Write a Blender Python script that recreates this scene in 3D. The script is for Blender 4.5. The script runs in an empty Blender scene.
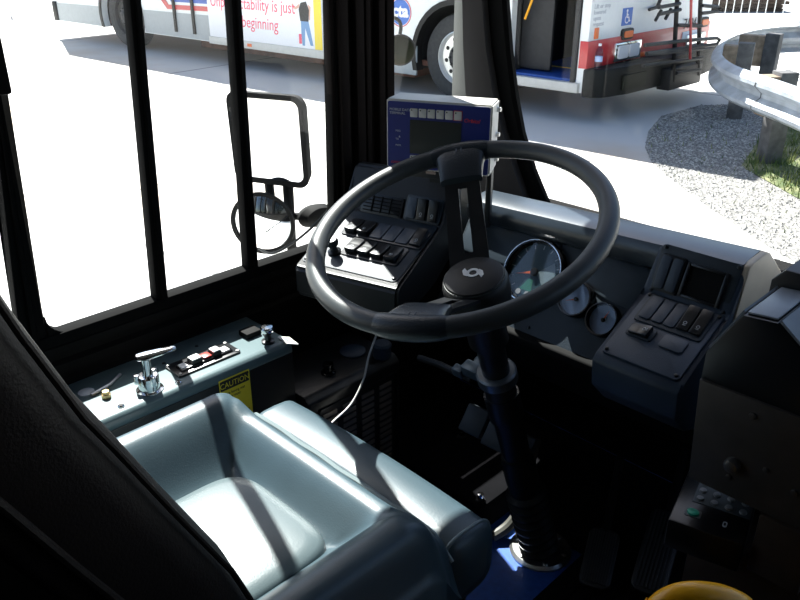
import bpy, bmesh, math, random
from mathutils import Vector as V, Matrix, Quaternion
random.seed(7)
sc = bpy.context.scene
COL = sc.collection
PI = math.pi
sin, cos, rad = math.sin, math.cos, math.radians

# ------------------------------------------------------------------ materials
def mat(name, col, rough=.5, metal=0., var=0., vscale=20., bump=0., bscale=200., spec=.5, col2=None, coat=0., emit=None):
    m = bpy.data.materials.new(name); m.use_nodes = True
    nt = m.node_tree; b = nt.nodes['Principled BSDF']
    b.inputs['Roughness'].default_value = rough
    b.inputs['Metallic'].default_value = metal
    b.inputs['Specular IOR Level'].default_value = spec
    b.inputs['Coat Weight'].default_value = coat
    c = (*col, 1)
    b.inputs['Base Color'].default_value = c
    tc = nt.nodes.new('ShaderNodeTexCoord')
    if var > 0 or col2:
        n = nt.nodes.new('ShaderNodeTexNoise'); n.inputs['Scale'].default_value = vscale; n.inputs['Detail'].default_value = 5
        nt.links.new(tc.outputs['Object'], n.inputs['Vector'])
        r = nt.nodes.new('ShaderNodeValToRGB')
        r.color_ramp.elements[0].position = .35; r.color_ramp.elements[1].position = .65
        r.color_ramp.elements[0].color = (*[x*(1-var) for x in col], 1)
        r.color_ramp.elements[1].color = (*(col2 if col2 else [min(1, x*(1+var)) for x in col]), 1)
        nt.links.new(n.outputs['Fac'], r.inputs['Fac']); nt.links.new(r.outputs['Color'], b.inputs['Base Color'])
    if bump > 0:
        n2 = nt.nodes.new('ShaderNodeTexNoise'); n2.inputs['Scale'].default_value = bscale; n2.inputs['Detail'].default_value = 3
        nt.links.new(tc.outputs['Object'], n2.inputs['Vector'])
        bp = nt.nodes.new('ShaderNodeBump'); bp.inputs['Strength'].default_value = bump; bp.inputs['Distance'].default_value = .002
        nt.links.new(n2.outputs['Fac'], bp.inputs['Height']); nt.links.new(bp.outputs['Normal'], b.inputs['Normal'])
    if emit:
        b.inputs['Emission Color'].default_value = (*emit[0], 1); b.inputs['Emission Strength'].default_value = emit[1]
    return m

def glass(name, tint=(.97, .99, .98), refl=1.0, rough=0.):
    m = bpy.data.materials.new(name); m.use_nodes = True
    nt = m.node_tree; nt.nodes.clear()
    o = nt.nodes.new('ShaderNodeOutputMaterial'); mx = nt.nodes.new('ShaderNodeMixShader')
    t = nt.nodes.new('ShaderNodeBsdfTransparent'); t.inputs['Color'].default_value = (*tint, 1)
    g = nt.nodes.new('ShaderNodeBsdfGlossy'); g.inputs['Roughness'].default_value = rough
    f = nt.nodes.new('ShaderNodeLayerWeight'); f.inputs['Blend'].default_value = .5
    p = nt.nodes.new('ShaderNodeMath'); p.operation = 'POWER'; p.inputs[1].default_value = 5
    k = nt.nodes.new('ShaderNodeMath'); k.operation = 'MULTIPLY_ADD'; k.inputs[1].default_value = .9*refl; k.inputs[2].default_value = .025*refl
    nt.links.new(f.outputs['Facing'], p.inputs[0]); nt.links.new(p.outputs[0], k.inputs[0]); nt.links.new(k.outputs[0], mx.inputs[0])
    nt.links.new(t.outputs[0], mx.inputs[1]); nt.links.new(g.outputs[0], mx.inputs[2]); nt.links.new(mx.outputs[0], o.inputs[0])
    return m

M = {}
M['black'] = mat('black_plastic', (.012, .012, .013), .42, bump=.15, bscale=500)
M['blackmat'] = mat('black_matt', (.005, .005, .005), .8, var=.2, vscale=15, spec=.2)
M['wall'] = mat('black_painted_wall', (.005, .0045, .004), .8, spec=.12, var=.2, vscale=8)
M['frame'] = mat('black_anodised_frame', (.004, .004, .004), .8, var=.15, spec=.06)
M['dash'] = mat('dash_charcoal', (.032, .050, .080), .42, bump=.25, bscale=700, var=.08)
M['hood'] = mat('dash_hood_grey', (.026, .038, .052), .30, spec=1.0, bump=.1, bscale=600, var=.06)
M['panel'] = mat('panel_textured_black', (.020, .031, .043), .45, bump=.3, bscale=800)
M['switchblank'] = mat('switch_blank', (.040, .056, .080), .42, bump=.15, bscale=700)
M['rocker'] = mat('rocker_black', (.009, .010, .012), .3)
M['marking'] = mat('pale_marking', (.5, .52, .54), .5)
M['tan'] = mat('tan_side_moulding', (.55, .46, .35), .55, var=.05)
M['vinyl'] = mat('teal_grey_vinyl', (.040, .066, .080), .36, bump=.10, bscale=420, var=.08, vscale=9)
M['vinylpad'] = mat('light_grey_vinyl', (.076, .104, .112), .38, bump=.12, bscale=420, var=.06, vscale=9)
M['vinylback'] = mat('brown_black_vinyl', (.016, .011, .009), .5, spec=.3, bump=.3, bscale=350, var=.1)
M['piping'] = mat('seat_piping', (.14, .18, .185), .35)
M['rim'] = mat('wheel_rim_rubber', (.042, .046, .047), .44, bump=.12, bscale=500)
M['leather'] = mat('stitched_leather', (.018, .024, .030), .36, bump=.3, bscale=350)
M['chrome'] = mat('chrome', (.8, .8, .8), .12, 1, var=.03)
M['steel'] = mat('brushed_steel', (.55, .55, .54), .3, 1, var=.12, vscale=40)
M['consolemetal'] = mat('teal_grey_painted_metal', (.10, .145, .155), .38, var=.05, bump=.1)
M['white'] = mat('white_plastic', (.75, .75, .73), .4, var=.03)
M['red'] = mat('red_plastic', (.55, .03, .02), .4, var=.05)
M['yellowlabel'] = mat('caution_yellow', (.75, .58, .03), .5, var=.04)
M['ink'] = mat('black_ink', (.01, .01, .01), .6)
M['brass'] = mat('brass', (.6, .42, .2), .3, 1)
M['blueface'] = mat('terminal_blue', (.010, .022, .17), .4, var=.05)
M['casing'] = mat('terminal_cream_casing', (.62, .60, .55), .45, var=.04)
M['lcd'] = mat('lcd_grey', (.030, .036, .034), .25)
M['key'] = mat('grey_key', (.5, .5, .48), .45)
M['redink'] = mat('red_ink', (.6, .03, .03), .5)
M['greyfare'] = mat('dull_grey_steel', (.075, .066, .060), .5, .5, var=.2, vscale=14)
M['brownfare'] = mat('dull_brown_steel', (.06, .042, .03), .5, .5, var=.25, vscale=18)
M['faretop'] = mat('pale_grey_lid', (.23, .25, .28), .4, var=.08)
M['glossblack'] = mat('gloss_black', (.006, .006, .007), .12)
M['green'] = mat('green_button', (.03, .38, .24), .4)
M['yellow'] = mat('yellow_enamel', (.95, .42, .0), .35, var=.03)
M['bluefloor'] = mat('blue_floor_covering', (.012, .075, .34), .6, var=.15, vscale=60, bump=.2)
M['dulcollar'] = mat('dull_collar', (.16, .18, .20), .35, .7)
M['mat'] = mat('black_mat_and_shade', (.006, .006, .007), .95, spec=.04, var=.1)
M['rubber'] = mat('black_rubber', (.009, .009, .009), .5, var=.1, spec=.35)
M['litedge'] = mat('pale_lit_edge', (.07, .07, .06), .5, var=.05)
M['gaugeface'] = mat('gauge_face', (.05, .10, .125), .35)  # teal reflection on the cover glass is mixed into the dial colour
M['gaugepale'] = mat('gauge_pale_sector', (.26, .34, .38), .4)
M['gaugesky'] = mat('gauge_face_sky_reflection', (.36, .46, .66), .35)  # pale blue is reflected sky painted into the small dials
M['needle'] = mat('orange_needle', (.9, .16, .03), .4)
M['gaugegreen'] = mat('gauge_green', (.05, .22, .16), .4)
M['pillar'] = mat('pillar_grey_green', (.045, .052, .048), .55, var=.05, bump=.15)
M['pillarwarm'] = mat('pillar_warm_grey', (.032, .027, .026), .55, var=.05, bump=.15)
M['mirror'] = mat('mirror_glass', (.9, .92, .93), .02, 1)
M['paint'] = mat('white_bus_paint', (.78, .80, .79), .3, var=.02, coat=.3)
M['skirt'] = mat('grey_skirt_paint', (.36, .39, .40), .4, var=.04)
M['redpaint'] = mat('red_bus_paint', (.55, .03, .035), .3, var=.04, coat=.3)
M['bluepaint'] = mat('blue_bus_paint', (.03, .10, .42), .3)
M['logoblue'] = mat('logo_blue', (.02, .13, .50), .4)
M['signwhite'] = mat('poster_white', (.86, .86, .88), .5, var=.01)
M['posterpink'] = mat('poster_red_lettering', (.85, .10, .16), .5)
M['posteryellow'] = mat('poster_yellow', (.9, .68, .05), .5)
M['denim'] = mat('poster_denim', (.18, .33, .55), .6)
M['skin'] = mat('poster_skin', (.7, .42, .32), .6)
M['tyre'] = mat('tyre_rubber', (.035, .036, .037), .75, var=.15, vscale=30)
M['alloy'] = mat('polished_alloy_wheel', (.72, .72, .70), .3, .6, var=.05)
M['dark'] = mat('dark_interior', (.02, .021, .023), .6, var=.15)
M['under'] = mat('rusty_underbody', (.14, .065, .045), .7, var=.3, vscale=6)
M['orange'] = mat('orange_reflector', (.85, .17, .03), .35)
M['lens'] = mat('headlight_lens', (.85, .86, .88), .2, .1)
M['bumper'] = mat('black_bumper', (.010, .011, .010), .6, spec=.25, var=.15)
M['galv'] = mat('galvanised_steel', (.42, .46, .50), .45, .35, var=.18, vscale=6)
M['post'] = mat('weathered_grey_timber_post', (.10, .098, .098), .8, var=.3, vscale=12)
M['wood'] = mat('brown_timber', (.26, .19, .13), .8, var=.3, vscale=15)
M['darkwood'] = mat('dark_planks', (.055, .038, .028), .8, var=.35, vscale=8)
M['barrier'] = mat('galvanised_barrier', (.75, .76, .76), .4, .3, var=.05)
M['bottle'] = glass('clear_bottle', (.75, .88, .98), 1.5)
M['glass'] = glass('window_glass', (.95, .985, .975), 1.0)
M['shield'] = glass('windscreen_glass', (.96, .985, .98), .5)
M['gaugeglass'] = glass('gauge_glass', (.97, .97, .97), 1.3)
M['ceil'] = mat('ceiling_grey', (.07, .07, .07), .6, var=.05)
M['grass'] = mat('grass_green', (.06, .13, .02), .8, var=.3, vscale=9, col2=(.22, .24, .07))

# concrete with slab joints and faint rust stains
def ground_mat():
    m = bpy.data.materials.new('pale_concrete'); m.use_nodes = True
    nt = m.node_tree; b = nt.nodes['Principled BSDF']; b.inputs['Roughness'].default_value = .85
    tc = nt.nodes.new('ShaderNodeTexCoord'); mp = nt.nodes.new('ShaderNodeMapping')
    mp.inputs['Rotation'].default_value = (0, 0, rad(-5)); mp.inputs['Location'].default_value = (1.1, 1.05, 0)
    nt.links.new(tc.outputs['Object'], mp.inputs['Vector'])
    br = nt.nodes.new('ShaderNodeTexBrick'); br.offset = 0
    br.inputs['Scale'].default_value = 1; br.inputs['Brick Width'].default_value = 4.2; br.inputs['Row Height'].default_value = 3.6
    br.inputs['Mortar Size'].default_value = .018; br.inputs['Mortar Smooth'].default_value = .1
    br.inputs['Color1'].default_value = (.56, .545, .52, 1); br.inputs['Color2'].default_value = (.53, .52, .50, 1); br.inputs['Mortar'].default_value = (.17, .17, .165, 1)
    nt.links.new(mp.outputs[0], br.inputs['Vector'])
    n = nt.nodes.new('ShaderNodeTexNoise'); n.inputs['Scale'].default_value = .55; n.inputs['Detail'].default_value = 6
    nt.links.new(tc.outputs['Object'], n.inputs['Vector'])
    r = nt.nodes.new('ShaderNodeValToRGB'); r.color_ramp.elements[0].position = .52; r.color_ramp.elements[1].position = .72
    r.color_ramp.elements[0].color = (1, 1, 1, 1); r.color_ramp.elements[1].color = (.90, .78, .66, 1)
    nt.links.new(n.outputs['Fac'], r.inputs['Fac'])
    mx = nt.nodes.new('ShaderNodeMixRGB'); mx.blend_type = 'MULTIPLY'; mx.inputs[0].default_value = 1
    nt.links.new(br.outputs['Color'], mx.inputs[1]); nt.links.new(r.outputs['Color'], mx.inputs[2])
    nt.links.new(mx.outputs[0], b.inputs['Base Color'])
    return m
M['concrete'] = ground_mat()
M['gravel'] = mat('grey_gravel', (.20, .195, .185), .9, var=.4, vscale=45, bump=1, bscale=60, col2=(.50, .48, .44))
M['gravelbed'] = mat('gravel_bed_soil', (.16, .155, .145), .9, var=.3, vscale=30, bump=1, bscale=60, col2=(.24, .23, .215))
M['soil'] = mat('grassy_soil', (.08, .13, .03), .9, var=.4, vscale=5, col2=(.24, .23, .12))

# ------------------------------------------------------------------ mesh helpers
class Fr:
    """local frame: origin o, axes u, v and w = u x v"""
    def __init__(s, o, u, v):
        s.o = V(o); s.u = V(u).normalized(); s.w = s.u.cross(V(v)).normalized(); s.v = s.w.cross(s.u)
    def __call__(s, a, b, c=0): return s.o + s.u*a + s.v*b + s.w*c
    def sub(s, a, b, c=0): return Fr(s(a, b, c), s.u, s.v)
WORLD = Fr((0, 0, 0), (1, 0, 0), (0, 1, 0))

def AX(o, d):
    d = V(d).normalized(); u = V((1, 0, 0)); u = (u-d*u.dot(d)).normalized(); return Fr(o, u, d.cross(u))
class B:
    def __init__(s): s.bm = bmesh.new()
    def face(s, pts):
        return s.bm.faces.new([s.bm.verts.new(p) for p in pts])
    def _bev(s, geom, bev, seg=2):
        if bev > 0:
            bmesh.ops.bevel(s.bm, geom=geom, offset=bev, segments=seg, affect='EDGES', profile=.5, clamp_overlap=True)
    def prism(s, pts, vec, bev=0, seg=2, topbev_only=False):
        vec = V(vec); n = len(pts)
        a = [s.bm.verts.new(p) for p in pts]; b = [s.bm.verts.new(V(p)+vec) for p in pts]
        f1 = s.bm.faces.new(a[::-1]); f2 = s.bm.faces.new(b)
        for i in range(n):
            s.bm.faces.new((a[i], a[(i+1) % n], b[(i+1) % n], b[i]))
        if topbev_only: es = list(f2.edges)
        else: es = list({e for v in a+b for e in v.link_edges})
        s._bev(es, bev, seg)
        return s
    def box(s, fr, u0, u1, v0, v1, w0, w1, bev=0, seg=2):
        return s.prism([fr(u0, v0, w0), fr(u1, v0, w0), fr(u1, v1, w0), fr(u0, v1, w0)], fr.w*(w1-w0), bev, seg)
    def wbox(s, x0, x1, y0, y1, z0, z1, bev=0, seg=2): return s.box(WORLD, x0, x1, y0, y1, z0, z1, bev, seg)
    def rrect(s, fr, u0, u1, v0, v1, r, w0, w1, bev=0, n=4):
        pts = []
        for cu, cv, a0 in ((u1-r, v1-r, 0), (u0+r, v1-r, 90), (u0+r, v0+r, 180), (u1-r, v0+r, 270)):
            for k in range(n+1):
                a = rad(a0+90*k/n); pts.append(fr(cu+r*cos(a), cv+r*sin(a), w0))
        return s.prism(pts, fr.w*(w1-w0), bev, 2, True)
    def poly(s, fr, pts, w0, w1, bev=0):
        ar = sum(pts[i][0]*pts[(i+1) % len(pts)][1]-pts[(i+1) % len(pts)][0]*pts[i][1] for i in range(len(pts)))
        if ar < 0: pts = pts[::-1]
        return s.prism([fr(a, b, w0) for a, b in pts], fr.w*(w1-w0), bev, 2, True)
    def disc(s, fr, u, v, r, w0, w1, n=24, bev=0, ry=None):
        ry = ry or r
        return s.prism([fr(u+r*cos(2*PI*k/n), v+ry*sin(2*PI*k/n), w0) for k in range(n)], fr.w*(w1-w0), bev, 2, True)
    def annulus(s, fr, u, v, r0, r1, w0, w1, n=32):
        def ring(r, w): return [s.bm.verts.new(fr(u+r*cos(2*PI*k/n), v+r*sin(2*PI*k/n), w)) for k in range(n)]
        R = [ring(r0, w0), ring(r1, w0), ring(r1, w1), ring(r0, w1)]
        for j in range(4):
            p, q = R[j], R[(j+1) % 4]
            for k in range(n): s.bm.faces.new((p[k], p[(k+1) % n], q[(k+1) % n], q[k]))
        return s
    def loft(s, rings, closed=True, caps=True):
        vs = [[s.bm.verts.new(p) for p in r] for r in rings]
        n = len(vs[0])
        for a, b in zip(vs, vs[1:]):
            for k in range(n if closed else n-1):
                s.bm.faces.new((a[k], a[(k+1) % n], b[(k+1) % n], b[k]))
        if caps: s.bm.faces.new(vs[0][::-1]); s.bm.faces.new(vs[-1])
        return s
    def lathe(s, fr, prof, n=32, u=0, v=0):
        rings = [[fr(u+r*cos(2*PI*k/n), v+r*sin(2*PI*k/n), h) for k in range(n)] for r, h in prof]
        return s.loft(rings)
    def tube(s, path, r, n=10, closed=False):
        P = [V(p) for p in path]; m = len(P); rings = []; up = None
        for i in range(m):
            if closed: t = (P[(i+1) % m]-P[i-1]).normalized()
            else: t = (P[min(i+1, m-1)]-P[max(i-1, 0)]).normalized()
            if up is None: up = t.orthogonal().normalized()
            up = (up-t*up.dot(t)).normalized(); w = t.cross(up)
            rr = r[i] if isinstance(r, (list, tuple)) else r
            rings.append([P[i]+(up*cos(2*PI*k/n)+w*sin(2*PI*k/n))*rr for k in range(n)])
        if closed: rings.append(rings[0]); return s.loft(rings, True, False)
        return s.loft(rings)
    def sweep(s, sections, closed_sec=False):
        return s.loft(sections, closed_sec, False)

def smooth_path(P, k=6):
    P = [V(p) for p in P]; out = []
    for i in range(len(P)-1):
        p0, p1, p2, p3 = P[max(i-1, 0)], P[i], P[i+1], P[min(i+2, len(P)-1)]
        for j in range(k):
            t = j/k
            out.append(.5*((2*p1)+(p2-p0)*t+(2*p0-5*p1+4*p2-p3)*t*t+(3*p1-p0-3*p2+p3)*t**3))
    out.append(P[-1]); return out

BASE = {}
def link_mesh(name, me, m, parent):
    o = bpy.data.objects.new(name, me); COL.objects.link(o)
    if m: me.materials.append(m)
    if parent:
        o.parent = parent; BASE[o.name] = BASE[parent.name]
    return o

def obj(name, b, m, parent=None, label=None, base=None, angle=35, keep=False):
    bm = b.bm
    if parent: base = BASE[parent.name]
    if base is None:
        zs = [v.co.z for v in bm.verts]; xs = [v.co.x for v in bm.verts]; ys = [v.co.y for v in bm.verts]
        base = V(((min(xs)+max(xs))/2, (min(ys)+max(ys))/2, min(zs)))
    base = V(base)
    bmesh.ops.remove_doubles(bm, verts=bm.verts, dist=1e-6)
    bmesh.ops.recalc_face_normals(bm, faces=bm.faces)
    bmesh.ops.translate(bm, verts=bm.verts, vec=-base)
    me = bpy.data.meshes.new(name); bm.to_mesh(me); bm.free()
    for p in me.polygons: p.use_smooth = True
    me.set_sharp_from_angle(angle=rad(angle))
    o = link_mesh(name, me, m, parent)
    if not parent: o.location = base; BASE[o.name] = base
    if label: o['label'] = label
    return o

def tag(o, label, cat, group=None, kind=None):
    o['label'] = label; o['category'] = cat
    if group: o['group'] = group
    if kind: o['kind'] = kind
    return o
def thing(name, label, cat, loc, group=None):
    o = bpy.data.objects.new(name, None); COL.objects.link(o); o.location = loc; o.empty_display_size = .05
    BASE[o.name] = V(loc)
    return tag(o, label, cat, group)
def structure(name, loc=(0, 0, 0)):
    o = bpy.data.objects.new(name, None); COL.objects.link(o); o.location = loc; o.empty_display_size = .05
    BASE[o.name] = V(loc); o['kind'] = 'structure'; return o
def struct(name, b, m):
    o = obj(name, b, m, base=(0, 0, 0)); o['kind'] = 'structure'; return o

DG = None
def text(name, body, fr, size, m, parent, depth=.0003, align='LEFT', sx=1., shear=0., label=None, bold=0.):
    cu = bpy.data.curves.new(name, 'FONT'); cu.body = body; cu.size = size; cu.align_x = align; cu.extrude = depth; cu.shear = shear
    cu.resolution_u = 3; cu.offset = bold
    t = bpy.data.objects.new(name+'_c', cu); COL.objects.link(t)
    me = bpy.data.meshes.new_from_object(t.evaluated_get(bpy.context.evaluated_depsgraph_get()))
    bpy.data.objects.remove(t); bpy.data.curves.remove(cu)
    base = BASE[parent.name]
    for v in me.vertices:
        c = v.co.copy(); v.co = fr(c.x*sx, c.y, c.z+depth)-base
    me.name = name; me.materials.clear()
    o = link_mesh(name, me, m, parent)
    if label: o['label'] = label
    return o

# ================================================================== SETTING
GZ = -.63
bb = B(); bb.wbox(-60, 40, -25, 90, GZ-.2, GZ); struct('ground', bb, M['concrete'])
bb = B(); bb.wbox(-1.36, 1.25, -2.0, 1.6, -.06, 0); struct('floor', bb, M['bluefloor'])
bb = B()
bb.prism([(-.635, .75, .0), (.0, .75, .0), (1.1, .75, 0), (1.1, 1.54, 0), (-1.25, 1.54, 0), (-1.25, 1.19, 0), (-.635, 1.19, 0)], (0, 0, .006))
for k in range(34): bb.wbox(-.60+.030*k, -.588+.030*k, .77, 1.52, .006, .009)
bb.wbox(-1.25, 1.1, -1.9, .74, 0, .004); bb.wbox(-1.25, -.86, .74, 1.19, 0, .006); bb.wbox(-1.29, -1.25, -1.9, 1.54, 0, .005)  # plain black sheets paint shade over the blue floor; only the ribbed part is mat
struct('mat_and_floor_shade', bb, M['mat'])
bb = B(); bb.wbox(-1.36, 1.25, -2.05, 1.6, 2.0, 2.06); struct('ceiling', bb, M['ceil'])
bb = B(); bb.wbox(-1.36, 1.25, -2.06, -2.0, -.06, 2.0); struct('wall_back', bb, M['wall'])
bb = B(); bb.wbox(1.2, 1.25, -2, 1.6, 0, 1.0); bb.wbox(1.2, 1.25, -2, .7, 1.0, 2.0); bb.wbox(1.2, 1.25, .7, 1.6, 1.6, 2.0); struct('wall_right', bb, M['wall'])
bb = B(); bb.wbox(-1.34, 1.25, 1.55, 1.6, 0, .60); bb.wbox(-1.2, 1.25, 1.5, 1.6, 1.9, 2.0); struct('wall_front', bb, M['wall'])
# left wall below the windows, stepped ribs under the sill, and the strip above
wl = structure('wall_left')
bb = B()
prof = [(-1.34, 0), (-1.295, 0), (-1.295, .40), (-1.29, .44), (-1.29, .468), (-1.297, .474), (-1.297, .49), (-1.285, .495), (-1.285, .512),
        (-1.295, .518), (-1.295, .532), (-1.280, .537), (-1.280, .550), (-1.29, .556), (-1.34, .556)]
bb.prism([(x, -2.0, z) for x, z in prof], (0, 3.55, 0))
bb.wbox(-1.34, -1.28, -2.0, 1.5, 1.53, 2.0)
bb.wbox(-1.34, -1.28, -2.0, -.4, .556, 1.53)
obj('inner_panel', bb, M['wall'], wl)
bb = B(); bb.wbox(-1.37, -1.342, -2.0, 1.62, -.30, .50); bb.wbox(-1.37, -1.342, -2, 1.5, 1.55, 2.06)
obj('outer_skin', bb, M['paint'], wl, 'white outer bus side')

# side window: x = -1.3, members lean slightly forward at the bottom
w1 = structure('window_1', (-1.3, .45, .566))
def ybar(z, y0, z0, y1, z1): return y0+(y1-y0)*(z-z0)/(z1-z0)
def bar(b, ya, yb, x0=-1.312, x1=-1.286, z0=.560, z1=1.54, bev=.003):
    # ya, yb: functions of z
    b.prism([(x0, ya(z0), z0), (x0, yb(z0), z0), (x0, yb(z1), z1), (x0, ya(z1), z1)], (x1-x0, 0, 0), bev)
mull1 = (lambda z: .632+.0547*(z-.575), lambda z: .657+.0485*(z-.581))
mull2 = (lambda z: .842+.029*(z-.573), lambda z: .868+.022*(z-.581))
post0 = (lambda z: .386+.10*(z-.67), lambda z: .424+.02*(z-.62))
post3 = (lambda z: 1.077+.024*(z-.563), lambda z: 1.10+.02*(z-.563))
bb = B(); bb.wbox(-1.316, -1.282, -.4, 1.1, .550, .573, .003); obj('bottom_rail', bb, M['frame'], w1)
bb = B(); bb.wbox(-1.316, -1.282, -.4, 1.1, 1.515, 1.55, .003); obj('top_rail', bb, M['frame'], w1)
for nm, (a, c) in (('mullion', mull1), ('mullion', mull2), ('rear_post', post0), ('front_post', post3)):
    bb = B(); bar(bb, a, c); 
    bar(bb, (lambda z, a=a, c=c: a(z)+.35*(c(z)-a(z))), (lambda z, a=a, c=c: a(z)+.65*(c(z)-a(z))), -1.288, -1.282)
    obj(nm, bb, M['frame'], w1)
# rounded lower left corner of the pane
bb = B(); pts = [(.425, .578)]+[(.465-.04*sin(rad(a)), .618-.04*cos(rad(a))) for a in range(0, 91, 15)]
bb.prism([(-1.312, y, z-.008) for y, z in pts], (.026, 0, 0)); obj('corner_fillet', bb, M['frame'], w1)
for y0, y1 in ((-.4, .40), (.42, .645), (.645, .86), (.85, 1.085)):
    bb = B(); bb.face([(-1.30, y0, .565), (-1.30, y1, .565), (-1.30, y1, 1.53), (-1.30, y0, 1.53)]); obj('pane', bb, M['glass'], w1)
bb = B(); bb.wbox(-1.28, -1.25, .405, .437, .99, 1.115, .005); obj('latch', bb, M['frame'], w1)

# ribbed corner pillar and quarter window
bb = B()
for y0, y1, x in ((1.085, 1.262, -1.285), (1.10, 1.125, -1.272), (1.14, 1.165, -1.268), (1.175, 1.19, -1.275), (1.205, 1.225, -1.268), (1.235, 1.259, -1.274)):
    bb.wbox(-1.306, x, y0, y1, .5, 2.0, .004)
struct('trim_1', bb, mat('pillar_brown_black', (.007, .005, .0045), .8, var=.1, spec=.08))
w2 = structure('window_2', (-1.3, 1.36, .6))
bb = B(); bb.wbox(-1.316, -1.285, 1.255, 1.49, .60, .63, .004); bb.wbox(-1.316, -1.285, 1.255, 1.49, 1.515, 1.55, .004); obj('frame', bb, M['frame'], w2)
bb = B(); bb.face([(-1.30, 1.25, .62), (-1.30, 1.49, .62), (-1.30, 1.49, 1.53), (-1.30, 1.25, 1.53)]); obj('pane', bb, M['glass'], w2)
# front corner post (A pillar): outer edge follows the curved windscreen
ZS = [.5, .62, .697, .78, .86, .96, 1.063, 1.25, 1.5, 2.0]
XR = {.5: -1.00, .62: -1.045, .697: -1.088, .78: -1.128, .86: -1.160, .96: -1.188, 1.063: -1.206, 1.25: -1.225, 1.5: -1.235, 2.0: -1.24}
XG = {.5: -.955, .62: -1.000, .697: -1.050, .78: -1.090, .86: -1.116, .96: -1.140, 1.063: -1.158, 1.25: -1.180, 1.5: -1.190, 2.0: -1.195}
a2 = structure('trim_2', (-1.25, 1.48, .5))
bb = B(); bb.loft([[(-1.335, 1.53, z), (-1.304, 1.486, z), (-1.298, 1.478, z), (-1.298+.42*(XR[z]+1.298), 1.460, z), (-1.298+.42*(XR[z]+1.298)+.006, 1.62, z), (-1.335, 1.62, z)] for z in ZS])
obj('side_cover', bb, M['pillar'], a2)
bb = B(); bb.loft([[(-1.298+.42*(XR[z]+1.298), 1.460, z), (XR[z]-.03, 1.467, z), (XR[z]-.008, 1.474, z), (XR[z], 1.50, z), (XR[z], 1.52, z), (-1.298+.42*(XR[z]+1.298), 1.60, z)] for z in ZS])
obj('inner_cover', bb, M['pillarwarm'], a2)
w3 = structure('window_3', (0, 1.53, .6))
bb = B(); bb.loft([[(XR[z]-.004, 1.49, z), (XG[z]-.008, 1.487, z), (XG[z], 1.494, z), (XG[z]-.002, 1.508, z), (XR[z]-.004, 1.518, z)] for z in ZS])
obj('gasket', bb, M['frame'], w3)
bb = B(); bb.face([(XG[.5]-.01, 1.505, .55)]+[(1.2, 1.505, .55), (1.2, 1.505, 1.95)]+[(XG[z]-.01, 1.505, min(z, 1.95)) for z in ZS[::-1][0:9]])
obj('pane', bb, M['shield'], w3)

# ================================================================== DASHBOARD
dash = thing('dashboard', 'charcoal dashboard under the windscreen with gauges and two tiers of rocker switches', 'dashboard', (-.75, 1.3, 0))
HP = [(1.27, .655), (1.245, .660), (1.232, .672), (1.229, .692), (1.233, .707), (1.239, .716), (1.250, .719), (1.300, .724), (1.316, .719), (1.41, .645), (1.49, .57), (1.49, .45), (1.27, .45)]
HPL = [(y, z-.03*max(0, min(1, (z-.60)/.1))) for y, z in HP]
bb = B(); bb.loft([[(x, y, zl+(zr-zl)*(x+1.16)/.716) for (y, zr), (_, zl) in zip(HP, HPL)] for x in (-1.03, -.9, -.65, -.444)])
obj('hood', bb, M['hood'], dash, 'grey top moulding')
# right end cap in tan
bb = B(); bb.prism([(-.444, y, z) for y, z in [(1.229, .692), (1.233, .707), (1.239, .716), (1.250, .719), (1.300, .724), (1.316, .719), (1.41, .645), (1.49, .57), (1.49, .40), (1.2, .40), (1.2, .56)]], (.012, 0, 0), .003)
obj('end_cap', bb, M['tan'], dash, 'tan end moulding')
# instrument panel
I = Fr((-.8, 1.15, .5), (1, 0, 0), (0, .518, .855))
bb = B(); bb.box(I, -.23, .215, -.015, .20, -.03, 0); obj('instrument_panel', bb, M['panel'], dash)
bb = B(); bb.rrect(I, -.225, .006, .105, .188, .012, 0, .0025, .001)
bb.poly(I, [(.075, .125), (.085, .180), (.10, .186), (.185, .186), (.197, .176), (.20, .12), (.185, .10), (.15, .105), (.12, .108)], 0, .0025, .001)
obj('raised_plaque', bb, mat('plaque', (.035, .05, .066), .42, bump=.2, bscale=700), dash)
for u_, v_ in ((-.086, .192), (.048, .1935), (.205, .192), (.005, .004), (.17, .004)):
    bb = B(); bb.disc(I, u_, v_, .0035, 0, .003, 10, .001); obj('screw', bb, M['rocker'], dash)
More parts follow.
